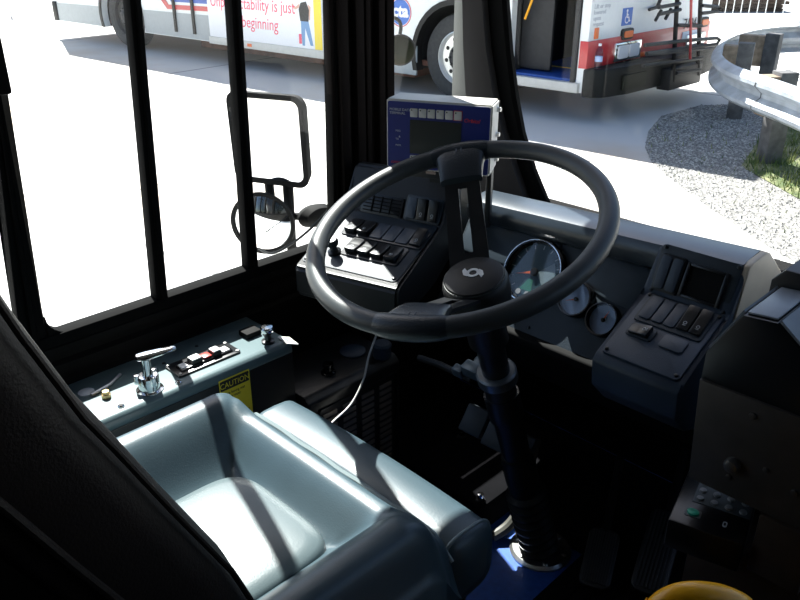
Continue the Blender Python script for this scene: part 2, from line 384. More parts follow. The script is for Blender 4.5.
# speedometer and two small gauges
def gauge(cu, cv, r, face, needle_ang, big):
    G = I.sub(cu, cv, 0)
    g = B(); g.lathe(G, [(r*1.06, 0), (r*1.06, .014), (r*1.0, .020), (r*.93, .020), (r*.90, .012), (r*.90, .004), (0.001, .004)])
    gb = obj('speedometer' if big else 'pressure_gauge', g, M['glossblack'], dash)
    if big:
        bb = B(); bb.annulus(G, 0, 0, r*.97, r*1.0, .020, .0212, 40); obj('bezel', bb, M['chrome'], gb, 'bright ring')
    bb = B(); bb.disc(G, 0, 0, r*.90, .0045, .006, 36); obj('dial', bb, face, gb)
    bb = B()
    for k in range(13 if big else 7):
        a = rad(225-270*k/(12 if big else 6)); d = V((cos(a), sin(a))); t = V((-sin(a), cos(a)))*r*.015
        p, q = d*r*.74, d*r*.86
        bb.poly(G, [(p+t)[:], (q+t)[:], (q-t)[:], (p-t)[:]], .006, .0066)
    obj('tick_marks', bb, M['marking'], gb)
    if big:
        bb = B(); bb.poly(G, [(.004, 0)]+[(r*.7*cos(rad(a)), r*.7*sin(rad(a))) for a in range(-40, 46, 8)], .006, .0063); obj('pale_sector', bb, M['gaugepale'], gb)
        bb = B(); bb.poly(G, [(-r*.3, -r*.62), (r*.12, -r*.62), (r*.05, -r*.25), (-r*.12, -r*.25)], .006, .0064); obj('green_sector', bb, M['gaugegreen'], gb)
        for u_ in (-.30, .02):
            bb = B(); bb.disc(G, r*u_, -r*.72, r*.09, .006, .008, 12); obj('tell_tale', bb, M['marking'], gb)
    a = rad(needle_ang); d = V((cos(a), sin(a))); t = V((-sin(a), cos(a)))
    bb = B(); bb.poly(G, [(d*r*.66)[:], (t*r*.05)[:], (-d*r*.12)[:], (-t*r*.05)[:]], .0075, .0088)
    obj('needle', bb, M['needle'], gb, 'orange needle')
    bb = B(); bb.disc(G, 0, 0, r*.13, .008, .011, 16, .001); obj('needle_cap', bb, M['rocker'], gb)
    bb = B(); bb.disc(G, 0, 0, r*.93, .0155, .0165, 36); obj('cover_glass', bb, M['gaugeglass'], gb)
gauge(-.0250, .110, .064, M['gaugeface'], 200, True)
gauge(.0823, .0874, .034, M['gaugesky'], 205, False)
gauge(.149, .068, .031, M['gaugesky'], 75, False)
# fascia below the panel
bb = B(); bb.prism([(-1.0, y, z) for y, z in [(1.152, .497), (1.136, .487), (1.134, .473), (1.15, .455), (1.30, .30), (1.5, .26), (1.5, .55), (1.2, .5)]], (.56, 0, 0), .003)
obj('lower_fascia', bb, M['blackmat'], dash)

def screws(fr, pts, par):
    for a, b in pts:
        bb = B(); bb.disc(fr, a, b, .0035, .003, .006, 10, .001); obj('screw', bb, M['rocker'], par)
def rocker(fr, u0, u1, v0, v1, par, w=.003, up=True, mark=True, shear=0):
    bb = B(); cu = (u0+u1)/2; h = .012
    a, b = (h, h*.35) if up else (h*.35, h)
    P = [fr(u0, v0, w), fr(u0, v1, w), fr(u0, v1, w+a), fr(u0, (v0+v1)/2, w+h*.55), fr(u0, v0, w+b)]
    bb.prism(P, fr.u*(u1-u0), .0015)
    r = obj('rocker_switch', bb, M['rocker'], par)
    if mark:
        vm = v0+(v1-v0)*.28
        n = (fr.v*((v1-v0)/2)+fr.w*(h*.55-b)).normalized()
        f2 = Fr(fr(cu, vm, w+b+(h*.55-b)*.56), fr.u, n)
        bb = B(); bb.annulus(f2, 0, 0, .0022, .0032, .0003, .0008, 12); bb.box(f2, -.003, .003, -.0055, -.0045, .0003, .0008); obj('symbol', bb, M['marking'], r)
    return r

# right hand switch housing
bb = B(); bb.prism([(-.592, y, z) for y, z in [(1.245, .712), (1.235, .708), (1.200, .640), (1.195, .630), (1.058, .568), (1.048, .556), (1.055, .505), (1.10, .46), (1.25, .40), (1.46, .40), (1.46, .6), (1.27, .712)]], (.157, 0, 0), .005)
obj('switch_housing', bb, M['dash'], dash)
RL = Fr((-.5775, 1.06, .572), (1, 0, 0), (0, .14, .062))
bb = B(); bb.rrect(RL, -.004, .135, -.002, .154, .008, -.002, .003, .0012); lp = obj('switch_plate', bb, M['dash'], dash)
screws(RL, [(.003, .006), (.128, .006), (.003, .146), (.128, .147)], lp)
bb = B(); bb.rrect(RL, .006, .127, .083, .150, .006, .003, .0055, .001); obj('switch_bezel', bb, M['panel'], lp)
for u0, u1 in ((.011, .033), (.035, .055), (.057, .077)):
    bb = B(); bb.rrect(RL, u0, u1, .090, .145, .005, .0055, .0085, .0012); obj('blank_cover', bb, M['switchblank'], lp)
for u0, u1 in ((.080, .100), (.103, .122)): rocker(RL, u0, u1, .092, .143, lp, .0055, True)
bb = B(); bb.rrect(RL, .011, .058, .048, .076, .005, .003, .006, .001); q = obj('switch_bezel', bb, M['panel'], lp)
RR = Fr(RL(.0555, .051), RL.v, -RL.u)
rocker(RR, 0, .022, .004, .040, lp, .006, False)
bb = B(); bb.rrect(RL, .072, .114, .047, .076, .006, .003, .0065, .001); obj('blank_cover', bb, M['switchblank'], lp)
RU = Fr((-.585, 1.203, .637), (1, 0, 0), (0, .035, .078))
bb = B(); bb.rrect(RU, .000, .143, -.002, .086, .008, -.002, .003, .0012); up_ = obj('upper_switch_plate', bb, M['panel'], dash)
screws(RU, [(.007, .081), (.137, .081), (.007, .003), (.137, .003)], up_)
bb = B(); bb.rrect(RU, .006, .053, .004, .070, .005, .003, .008, .001); obj('switch_bezel', bb, M['rocker'], up_)
for u0, u1 in ((.0095, .028), (.031, .0495)):
    bb = B(); bb.rrect(RU, u0, u1, .008, .066, .005, .008, .011, .001); obj('blank_cover', bb, M['switchblank'], up_)
bb = B()
for a in ((.056, .062, .006, .066), (.122, .128, .006, .066), (.062, .122, .006, .011), (.062, .122, .061, .066)): bb.box(RU, *a, .003, .010, .001)
obj('display_frame', bb, M['rocker'], up_)
bb = B(); bb.box(RU, .062, .122, .011, .061, .003, .0045); obj('display', bb, M['blackmat'], up_)

# left hand switch pod
pod = thing('switch_pod', 'black switch console left of the steering wheel with two rows of rockers', 'switch console', (-1.1, 1.05, 0))
LP = Fr((-1.19, .90, .60), (.964, .266, 0), (-.266*.951, .964*.951, .309))
bv = V((-.266, .964, 0)).normalized(); uv_ = V((.964, .266, 0)).normalized(); o_ = V((-1.19, .9, .6))
def pp(b, z, u=0): return o_+bv*b+V((0, 0, z))+uv_*u
PF = [(-.004, 0), (-.012, -.008), (-.012, -.065), (.02, -.085), (.15, -.055), (.262, .0), (.262, .14), (.252, .150), (.225, .150), (.215, .138), (.181, .058)]
bb = B(); bb.loft([[pp(b, z, u) for b, z in PF] for u in (-.004, .236)]); 
bmesh.ops.bevel(bb.bm, geom=list(bb.bm.edges), offset=.006, segments=2, affect='EDGES', clamp_overlap=True)
obj('housing', bb, M['black'], pod)
# support arm down to the floor below the pod
bb = B(); bb.prism([pp(.22, -.02, .0), pp(.26, .0, .0), pp(.26, .0, .03), pp(.22, -.02, .03)], (0, 0, -.575)); obj('support', bb, M['blackmat'], pod)
bb = B(); bb.rrect(LP, .002, .226, .003, .188, .012, 0, .003, .001); lpl = obj('switch_plate', bb, M['panel'], pod)
screws(LP, [(.010, .012), (.216, .012), (.012, .178)], lpl)
bb = B(); bb.rrect(LP, .036, .224, .105, .162, .008, .003, .0055, .001); obj('switch_bezel', bb, M['rocker'], lpl)
bb = B(); bb.rrect(LP, .071, .205, .045, .102, .008, .003, .0055, .001); obj('switch_bezel', bb, M['rocker'], lpl)
X0 = [.044, .074, .106, .136, .166, .196]
for i, x in enumerate(X0):
    if i in (0, 1, 5): rocker(LP, x, x+.024, .112, .157, lpl, .0055, i == 5)
    else:
        bb = B(); bb.rrect(LP, x-.002, x+.026, .110, .158, .004, .0055, .0085, .001); obj('blank_cover', bb, M['switchblank'], lpl)
for x in (.080, .110, .140, .171): rocker(LP, x, x+.024, .053, .096, lpl, .0055, False)
KB = LP.sub(.058, .048, .003)
bb = B(); bb.lathe(KB, [(.014, 0), (.014, .004), (.008, .008), (.007, .016), (.012, .020), (.013, .028), (.010, .034), (.001, .035)], 20); obj('knob', bb, M['rocker'], lpl)
LU = Fr(LP(0, .19), LP.u, (-.266*.42, .964*.42, .907))
bb = B(); bb.rrect(LU, .036, .136, .001, .044, .004, .001, .004, .001); q = obj('air_vent', bb, M['rocker'], pod)
bb = B()
for k in range(5): bb.box(LU, .042, .130, .006+.0075*k, .0085+.0075*k, .004, .0055)
for k in range(3): bb.box(LU, .062+.022*k, .064+.022*k, .005, .040, .004, .0062)
obj('vane', bb, M['blackmat'], q)
bb = B(); bb.rrect(LU, .142, .226, .002, .055, .005, .001, .005, .001); q = obj('upper_switch_plate', bb, M['panel'], pod)
bb = B(); bb.rrect(LU, .147, .169, .006, .050, .004, .005, .008, .001); obj('blank_cover', bb, M['switchblank'], q)
rocker(LU, .173, .193, .006, .050, q, .005, True); rocker(LU, .199, .219, .006, .050, q, .005, True)

# ================================================================== STEERING WHEEL
Wc = V((-.775, .9035, .782)); Nw = V((-.0068, -.3313, .9435)).normalized()
WF = Fr(Wc, (1, 0, .0072), Nw.cross(V((1, 0, .0072))))
R = .236
sw = thing('steering_wheel', 'large black two-spoke bus steering wheel with round horn hub', 'steering wheel', Wc)
bb = B(); bb.tube([WF(R*cos(2*PI*k/96), R*sin(2*PI*k/96)) for k in range(96)], .0160, 18, True); obj('rim', bb, M['rim'], sw)
HC = WF.sub(.012, 0, -.018)
for ang in (128.5, -66):
    a = rad(ang); er = WF.u*cos(a)+WF.v*sin(a); et = -WF.u*sin(a)+WF.v*cos(a)
    # leather wrap along the rim + inward pad
    bb = B()
    arc = [a+rad(t) for t in range(-13, 14, 2)]
    bb.tube([WF(R*cos(t), R*sin(t)) for t in arc], [.0162+.0035*cos((t-a)/rad(13)*PI/2)**.5 if abs(t-a) < rad(12.9) else .0163 for t in arc], 18)
    pf = Fr(WF(R*cos(a), R*sin(a)), et, -er)
    prs = []
    for d, w, t, off in ((-.006, .052, .031, 0), (.012, .047, .032, -.001), (.030, .042, .029, -.005), (.050, .039, .024, -.012), (.066, .038, .017, -.019)):
        ring = []
        for k in range(20):
            c, s_ = cos(2*PI*k/20), sin(2*PI*k/20)
            ring.append(pf(w*math.copysign(abs(c)**.5, c), d, 0)+Nw*(t/2*math.copysign(abs(s_)**.6, s_)+off))
        prs.append(ring)
    bb.loft(prs); sp = obj('spoke_grip', bb, M['leather'], sw)
    bb = B()
    for off in (-.0045, .0045):
        pth = []
        for k in range(9):
            d = -.004+.062*k/8; h = .0157 - (0 if d < .012 else (d-.012)/.05*.026)
            pth.append(pf(off, d, 0)+Nw*h)
        bb.tube(pth, .0011, 6)
    obj('stitching', bb, M['rocker'], sp)
    # slotted steel plate down to the hub
    p0 = WF((R-.055)*cos(a), (R-.055)*sin(a), -.019); p1 = HC(.042*cos(a), .042*sin(a), -.095)
    L = (p1-p0).length; sf = Fr(p0, et, (p1-p0))
    bb = B(); hw0, hw1 = .031, .035
    def hw(d): return hw0+(hw1-hw0)*d/L
    sl0, sl1, sh = .020, L-.030, .0078
    for sg in (-1, 1):
        bb.poly(sf, [(sg*sh, sl0), (sg*hw(sl0), sl0), (sg*hw(sl1), sl1), (sg*sh, sl1)], -.003, .003)
    bb.poly(sf, [(-hw(0), -.012), (hw(0), -.012), (hw(sl0), sl0), (-hw(sl0), sl0)], -.003, .003)
    bb.poly(sf, [(-hw(sl1), sl1), (hw(sl1), sl1), (hw(L), L+.01), (-hw(L), L+.01)], -.003, .003)
    obj('spoke', bb, M['rocker'], sw)
bb = B(); bb.lathe(HC, [(.047, -.150), (.054, -.140), (.0565, -.118), (.0565, -.092), (.054, -.084), (.051, -.081), (.051, -.0795), (.0495, -.077), (.032, -.072), (.014, -.0715), (.001, -.0715)], 48)
hub = obj('hub', bb, M['rubber'], sw)
bb = B(); bb.annulus(HC, 0, 0, .0508, .0522, -.0818, -.0800, 48); obj('hub_ring', bb, M['pillar'], hub)
E0 = HC.sub(0, 0, -.0712)
bb = B(); bb.annulus(E0, 0, 0, .0064, .0112, 0, .0010, 28)
for s_ in (0, PI):
    pts = []; pin = []
    for k in range(9):
        t = k/8; a = s_+rad(20)+rad(120)*t
        pts.append((.0090*cos(a)+.0058*t*cos(a-.6)*1.0, .0090*sin(a)+.0062*t*sin(a-.6)))
        pin.append((.0065*cos(a), .0065*sin(a)))
    tip = (.0165*cos(s_+rad(20)), .0165*sin(s_+rad(20)))
    bb.poly(E0, [(1.32*p_, 1.32*q_) for p_, q_ in [(.0155*cos(s_-.15), .0155*sin(s_-.15)), (.0150*cos(s_+.25), .0150*sin(s_+.25)), (.0125*cos(s_+.8), .0125*sin(s_+.8)), (.0095*cos(s_+1.3), .0095*sin(s_+1.3)), (.0070*cos(s_+.9), .0070*sin(s_+.9)), (.0075*cos(s_+.2), .0075*sin(s_+.2))]], 0, .0010)
obj('emblem', bb, M['white'], hub, 'white swirl emblem')

# steering column
hb = HC(0, 0, -.15); foot = V((-.71, 1.137, .0))
col = thing('steering_column', 'black steering column with ribbed rubber boot standing on round bright floor plate', 'steering column', foot)
ax = (HC(0, 0, -.38)-foot).normalized(); CF = AX(foot, ax); CL = (hb-foot).length
bb = B(); bb.lathe(Fr(foot, (1, 0, 0), (0, 1, 0)), [(.066, 0), (.066, .004), (.060, .009), (.001, .009)], 40); bp = obj('floor_plate', bb, M['steel'], col, 'bright round floor plate')
for k in range(6):
    a = PI/3*k+.3; bb = B(); bb.lathe(Fr(foot+V((.052*cos(a), .052*sin(a), .009)), (1, 0, 0), (0, 1, 0)), [(.005, 0), (.005, .003), (.001, .004)], 10); obj('bolt', bb, M['steel'], bp)
pr = []; 
for k in range(8):
    h = .008+k*.022; pr += [(.032, h), (.042, h+.008), (.042, h+.013), (.032, h+.021)]
pr += [(.034, .20), (.034, .26), (.030, .28), (.001, .28)]
bb = B(); bb.lathe(CF, pr, 32); obj('boot', bb, M['rubber'], col)
UF = HC.sub(0, 0, 0)
bb = B(); bb.lathe(UF, [(.030, -.40), (.030, -.33), (.026, -.32), (.026, -.24), (.036, -.225), (.036, -.15), (.001, -.15)], 28); obj('upper_shaft', bb, M['black'], col)
jp = UF(0, 0, -.38); lx = (jp-foot); LF = AX(foot, lx); LL = lx.length
bb = B(); bb.lathe(LF, [(.024, .26), (.028, .29), (.028, LL-.05), (.034, LL-.04), (.034, LL+.015), (.001, LL+.015)], 24); obj('lower_shaft', bb, M['black'], col)
bb = B(); bb.lathe(UF, [(.030, -.325), (.038, -.325), (.038, -.305), (.035, -.302), (.030, -.302)], 32); obj('collar', bb, M['dulcollar'], col, 'steel collar')
CC = UF.sub(0, 0, -.315)
bb = B(); bb.box(CC, -.068, -.028, -.025, .0, -.012, .012, .003); bb.disc(CC, -.045, .008, .012, -.01, .012, 16, .002); obj('clamp_bracket', bb, mat('dull_clamp', (.10, .13, .15), .4, .5), col)
bb = B(); bb.box(CC, -.090, -.066, -.03, -.012, -.02, .0, .003); obj('tilt_lever', bb, mat('dull_lever', (.09, .12, .14), .4, .4), col)
bb = B(); bb.tube([CC(-.05, -.02, -.02), CC(-.13, -.02, -.02), CC(-.19, -.02, -.03)], .007, 10); obj('stalk', bb, M['rubber'], col)
# angled joint cover left of the column
JC = Fr((-.845, 1.085, .245), (1, .15, -.1), (0, .6, .8))
bb = B(); bb.box(JC, -.055, -.003, 0, .06, -.03, .012, .004); bb.prism([JC(.003, -.006, .01), JC(.075, -.006, .002), JC(.075, .055, .002), JC(.003, .055, .01)], -JC.w*.04, .003)
bb.box(JC, -.03, .10, .01, .05, -.05, -.02, .003)
obj('joint_cover', bb, mat('grey_joint', (.06, .075, .09), .45), col)

# ================================================================== DATA TERMINAL
mc = V((-.999, 1.100, .853)); mn = V((.443, -.896, 0)).normalized(); ma = V((-mn.y, mn.x, 0))
TF = Fr(mc, ma, (0, 0, 1))
mdt = thing('data_terminal', 'cream-cased mobile data terminal with blue face and dark screen above the dash', 'terminal', mc+V((0, 0, -.067))-mn*.04)
bb = B()
bb.loft([[TF(a, b, w) for a, b in ((-hw_, -hb_), (hw_, -hb_), (hw_, ht_), (-hw_, ht_))] for hw_, hb_, ht_, w in ((.096, .060, .064, -.076), (.1005, .063, .0665, -.070), (.103, .067, .067, -.012), (.103, .067, .067, 0))])
bmesh.ops.bevel(bb.bm, geom=list(bb.bm.edges), offset=.003, segments=2, affect='EDGES', clamp_overlap=True)
obj('case', bb, M['casing'], mdt)
bb = B(); bb.rrect(TF, -.1000, .0995, -.0640, .0632, .004, 0, .0012); fp = obj('face_plate', bb, M['blueface'], mdt, 'blue face plate')
bb = B(); bb.rrect(TF, -.055, .046, -.034, .031, .002, .0012, .0022); obj('screen', bb, M['lcd'], fp, 'dark grey screen')
for k in range(6):
    for v0 in ((.036,) if k > 5 else (.036, -.054)):
        u0 = -.0545+.0172*k
        bb = B(); bb.rrect(TF, u0, u0+.0145, v0, v0+.0165, .0015, .0012, .003, .0006); kb = obj('key', bb, M['key'], fp, 'grey key')
        if v0 > 0 and k == 5:
            bb = B()
            for q in ((-.001, .0155, -.001, .0), (-.001, .0155, .0165, .0175), (-.001, 0, 0, .0165), (.0145, .0155, 0, .0165)): bb.box(TF, u0+q[0], u0+q[1], v0+q[2], v0+q[3], .0012, .0018)
            obj('key_border', bb, M['redink'], fp, 'red border')
        bb = B(); bb.box(TF, u0+.002, u0+.0045, v0+.012, v0+.0145, .003, .0034); obj('key_mark', bb, M['ink'], kb)
text('lettering', 'MOBILE DATA\nTERMINAL', TF.sub(-.096, .046, .0012), .0068, M['marking'], fp, .0002)
text('logo', 'Orbital', TF.sub(.050, .033, .0012), .0105, M['redink'], fp, .0002, shear=.25, label='red maker mark')
text('logo', 'comm-it', TF.sub(-.094, -.056, .0012), .0085, M['redink'], fp, .0002, shear=.25, label='red maker mark')
for v_, t in ((.006, 'MSG'), (-.010, 'TX'), (-.022, 'PWR')):
    text('lettering', t, TF.sub(-.084, v_, .0012), .0052, M['marking'], fp, .0002)
bb = B(); bb.poly(TF, [(-.076, -.001), (-.078, -.005), (-.074, -.005)], .0012, .0016); obj('arrow_mark', bb, M['marking'], fp)
SF = Fr(TF(.101, 0, 0), -mn, (0, 0, 1))
for d, z in ((.052, .050), (.05, .003), (.05, -.045)):
    bb = B(); bb.lathe(SF.sub(d, z, -.006), [(.006, 0), (.006, .006), (.0045, .008), (.0045, .013), (.003, .014), (.001, .014)], 12); obj('side_screw', bb, M['steel'], mdt)
bb = B(); bb.box(SF, .012, .060, -.05, .045, -.004, -.0005, .001); obj('side_cover', bb, M['casing'], mdt)
bb = B(); bb.box(TF, -.06, .05, -.085, -.064, -.075, -.012, .002); bb.box(TF, -.02, .02, -.095, -.084, -.08, -.02); bb.box(TF, .085, .096, -.19, -.060, -.075, -.055, .002); obj('bracket', bb, M['black'], mdt)
bb = B(); bb.box(TF, -.025, -.005, -.075, -.069, -.012, -.008); obj('bracket_plate', bb, M['chrome'], mdt, 'bright bracket plate')

# ================================================================== SIDE CONSOLE
con = thing('side_console', 'teal grey driver side console below the window with chrome lever and caution label', 'console', (-1.2, .54, 0))
cz = .47; cx1 = -1.128
prof = [(-1.285, .02), (cx1-.03, .02), (cx1, .06), (cx1, cz-.014), (cx1-.004, cz-.004), (cx1-.014, cz), (-1.285, cz)]
bb = B(); bb.prism([(x, .10, z) for x, z in prof[:3]+[(cx1, cz-.024), (-1.285, cz-.024)]], (0, .725, 0), .002); obj('body', bb, M['black'], con, 'body with its shade painted black')  # front face lies in shade; that darkness is painted as black
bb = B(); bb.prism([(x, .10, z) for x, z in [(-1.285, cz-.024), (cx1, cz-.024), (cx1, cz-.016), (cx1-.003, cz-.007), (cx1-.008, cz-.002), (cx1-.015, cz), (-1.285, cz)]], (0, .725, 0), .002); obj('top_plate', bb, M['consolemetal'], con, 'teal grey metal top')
CT = Fr((-1.165, .10, cz), (0, 1, 0), (-1, 0, 0))      # u forward, v toward the wall, w up
def cpt(x, y): return (y-.10, -1.165-x)
u_, v_ = cpt(-1.165, .535); LVF = CT.sub(u_, v_)
bb = B(); bb.lathe(LVF, [(.024, 0), (.024, .002), (.0185, .003), (.0185, .027), (.0165, .030), (.001, .030)], 24)
for k in range(3):
    a = rad(30+120*k); bb.disc(LVF, .019*cos(a), .019*sin(a), .0055, .016, .033, 10, .001)
lb = obj('lever_base', bb, M['chrome'], con, 'chrome lever collar')
bb = B(); bb.lathe(LVF, [(.0095, .03), (.0095, .034), (.0085, .036), (.0085, .064), (.001, .064)], 18); obj('lever_post', bb, M['chrome'], con, 'chrome lever post')
ha = LVF(0, 0, .068); hd = (LVF.u*.94-LVF.v*.34).normalized(); HF = Fr(ha, hd, LVF.w.cross(hd))
bb = B(); bb.loft([[HF(d, w*cos(2*PI*k/14), h*sin(2*PI*k/14)+dz) for k in range(14)] for d, w, h, dz in ((-.017, .004, .003, 0), (-.014, .010, .006, 0), (0, .0125, .0075, 0), (.022, .011, .006, .002), (.044, .0085, .0045, .004), (.051, .006, .0035, .0045), (.054, .003, .002, .0045))])
obj('lever_handle', bb, M['chrome'], con, 'chrome lever handle')
for x, y, r, m in ((-1.150, .472, .006, 'chrome'), (-1.149, .583, .006, 'chrome'), (-1.145, .415, .009, 'chrome'), (-1.235, .45, .014, 'marking')):
    bb = B(); bb.lathe(CT.sub(*cpt(x, y)), [(r, 0), (r, .002), (r*.6, .004), (.001, .004)], 14); obj('button_cap', bb, M[m], con, 'bright round cap')
bb = B(); bb.lathe(CT.sub(*cpt(-1.195, .468)), [(.0085, 0), (.0085, .007), (.006, .008), (.006, .013), (.001, .013)], 6); obj('brass_nut', bb, M['brass'], con, 'brass nut')
bb = B(); bb.tube([(-1.215, .45, cz+.004), (-1.225, .49, cz+.004), (-1.245, .52, cz+.004)], .003, 8); obj('pin', bb, M['steel'], con)
for x, y in ((-1.23, .60), (-1.245, .68), (-1.25, .36)):
    bb = B(); bb.lathe(CT.sub(*cpt(x, y)), [(.004, 0), (.003, .002), (.001, .002)], 10); obj('screw', bb, M['rocker'], con)
# switch strip
u0, _ = cpt(0, .592); u1, _ = cpt(0, .728)
bb = B(); bb.rrect(CT, u0, u1, -.004, .050, .006, 0, .004, .001); sp = obj('switch_plate', bb, M['rocker'], con, 'black switch plate')
bb = B(); bb.rrect(CT, u0+.012, u1-.012, .006, .030, .003, .004, .008, .001); obj('switch_bezel', bb, M['glossblack'], sp)
for a, b_, m, h in ((.014, .030, 'white', .010), (.036, .058, 'white', .018), (.061, .080, 'red', .013), (.082, .100, 'white', .018), (.102, .120, 'white', .010)):
    bb = B(); bb.box(CT, u0+a, u0+b_, .008, .028, .006, h-.003, .001); k_ = obj('toggle_body', bb, M['rocker'], sp)
    bb = B(); bb.box(CT, u0+a+.001, u0+b_-.001, .009, .027, h-.003, h, .001); obj('toggle_cap', bb, M[m], sp, ('red' if m == 'red' else 'white')+' toggle cap')
for a in (.006, .130):
    for b_ in (.002, .044):
        bb = B(); bb.disc(CT, u0+a, b_, .003, .004, .006, 8); obj('screw', bb, M['steel'], sp)
kf = CT.sub(*cpt(-1.160, .790))
bb = B(); bb.lathe(kf, [(.013, 0), (.013, .004), (.007, .006), (.006, .016), (.010, .022), (.0125, .024), (.001, .024)], 22); kn = obj('pull_knob', bb, M['rocker'], con)
bb = B(); bb.lathe(kf, [(.0125, .024), (.0135, .026), (.0135, .031), (.011, .034), (.001, .0345)], 22); obj('knob_cap', bb, M['chrome'], kn, 'bright cap')
bb = B(); bb.box(CT, cpt(0, .765)[0], cpt(0, .80)[0], .030, .060, 0, .012, .002); obj('relay_box', bb, M['blackmat'], con)
bb = B(); bb.prism([(-1.158, .812, cz+.003), (-1.128, .812, cz-.001), (-1.126, .838, cz-.012), (-1.156, .838, cz-.007)], (0, .001, .0015)); obj('white_plate', bb, M['white'], con, 'small white plate')  # small white plate tilted over the console end
# caution label on the console face
LB = Fr((cx1+.0006, .651, .450), (0, 1, 0), (0, 0, 1))
bb = B(); bb.box(LB, 0, .068, -.115, .002, 0, .0006); la = obj('caution_label', bb, M['yellowlabel'], con, 'yellow caution label')
bb = B(); bb.rrect(LB, .002, .066, -.022, -.001, .002, .0006, .0009); obj('header_band', bb, M['ink'], la, 'black header band')
text('header_lettering', 'CAUTION', LB.sub(.034, -.0175, .0009), .0165, M['yellowlabel'], la, .0001, 'CENTER', .88)
for k, t in enumerate(('Before leaving seat', 'operator must:', '', '1. Apply', '    parking brake', '', '2. Place shift selector', '    in neutral')):
    if t: text('lettering', t, LB.sub(.004, -.033-.0088*k, .0006), .0082, M['ink'], la, .0001, sx=.82, bold=.00012)

# heater unit in front of the console
ht = thing('heater_unit', 'black heater box with louvred grille and knob on the floor ahead of the side console', 'heater', (-1.13, .95, 0))
HX = -1.10
bb = B(); bb.prism([(-1.27, .80, 0), (HX, .80, 0), (HX, .80, .325), (HX-.015, .80, .34), (-1.27, .80, .34)], (0, .265, 0), .004)
bmesh.ops.translate(bb.bm, verts=bb.bm.verts, vec=(0, .035, 0)); obj('housing', bb, M['black'], ht)
GF = Fr((HX+.0005, .86, .30), (0, 1, 0), (0, 0, 1))
bb = B()
for a in ((.0, .23, .0, .004), (0, .23, -.27, -.266), (0, .004, -.27, .004), (.226, .23, -.27, .004)): bb.box(GF, *a, 0, .004)
gr = obj('grille', bb, M['rocker'], ht)
bb = B()
for c_ in range(4):
    for k in range(15): bb.box(GF, .012+.054*c_, .048+.054*c_, -.022-.0165*k, -.013-.0165*k, -.001, .0025)
obj('louver', bb, mat('louver_grey', (.22, .19, .17), .5), gr)
for x, y, prf in ((-1.155, .935, [(.016, 0), (.016, .004), (.010, .006), (.009, .014), (.012, .018), (.012, .024), (.001, .025)]), ):
    bb = B(); bb.lathe(Fr((x, y, .34), (1, 0, 0), (0, 1, 0)), prf, 20); obj('knob', bb, M['glossblack'], ht)
bb = B(); bb.lathe(Fr((-1.186, 1.034, .34), (1, 0, 0), (0, 1, 0)), [(.030, 0), (.030, .004), (.026, .007), (.001, .008)], 28); obj('round_cap', bb, M['dash'], ht)
bb = B(); bb.lathe(Fr((-1.125, 1.068, .34), (1, 0, 0), (0, 1, 0)), [(.020, 0), (.022, .03), (.018, .035), (.001, .035)], 20); obj('cup', bb, M['dash'], ht)
cb = B(); cb.tube(smooth_path([(-1.07, .835, .27), (-1.07, .875, .285), (-1.07, .925, .305), (-1.075, .965, .345), (-1.085, .99, .385), (-1.09, 1.02, .43), (-1.09, 1.04, .48), (-1.09, 1.05, .505)]), .0022, 8)
tag(obj('cable', cb, M['white']), 'thin white cable hanging down in front of the louvred heater grille', 'cable')

# ================================================================== SEAT
seat = thing('driver_seat', 'teal grey vinyl driver seat with high dark backrest and raised bolsters', 'seat', (-.77, .45, 0))
SX = -.765
def sm(a, b, x):
    t = max(0, min(1, (x-a)/(b-a))); return t*t*(3-2*t)
def cush(x, y):
    s = abs(x-SX)
    hs = .080*sm(.100, .205, s)*(1-.40*sm(.55, .62, y))           # side bolsters
    hf = .058*sm(.505, .575, y)                                   # front bolster
    h = (hs**5+hf**5)**.2
    z = .450+h-.042*sm(.585, .622, y)-.075*sm(.215, .262, s)**1.5
    d = abs((s-.135)-(y-.530)*1.35)                               # mitre seam
    if s > .12: z -= .0035*math.exp(-(d/.010)**2)
    return z
bb = B(); NX, NY = 90, 70
x0, x1, y0, y1 = SX-.262, SX+.262, .27, .622
G = [[bb.bm.verts.new((x0+(x1-x0)*i/NX, y0+(y1-y0)*j/NY, cush(x0+(x1-x0)*i/NX, y0+(y1-y0)*j/NY))) for i in range(NX+1)] for j in range(NY+1)]
for j in range(NY):
    for i in range(NX): bb.bm.faces.new((G[j][i], G[j][i+1], G[j+1][i+1], G[j+1][i]))
rim = [G[0][i] for i in range(NX+1)]+[G[j][NX] for j in range(1, NY+1)]+[G[NY][i] for i in range(NX-1, -1, -1)]+[G[j][0] for j in range(NY-1, 0, -1)]
low = []
for k, v in enumerate(rim):
    low.append(bb.bm.verts.new((v.co.x, v.co.y, .35)))
for k in range(len(rim)):
    k2 = (k+1) % len(rim); bb.bm.faces.new((rim[k], low[k], low[k2], rim[k2]))
bb.bm.faces.new(low)
obj('seat_cushion', bb, M['vinyl'], seat, angle=60)
# centre pad
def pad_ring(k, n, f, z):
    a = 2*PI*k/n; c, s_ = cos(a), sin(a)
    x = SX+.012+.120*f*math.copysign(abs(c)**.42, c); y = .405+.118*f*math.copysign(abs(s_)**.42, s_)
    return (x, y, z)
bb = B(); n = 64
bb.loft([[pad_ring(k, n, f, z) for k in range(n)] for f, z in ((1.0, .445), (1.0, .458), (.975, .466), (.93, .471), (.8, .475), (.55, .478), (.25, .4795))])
obj('cushion_pad', bb, M['vinylpad'], seat, angle=60)
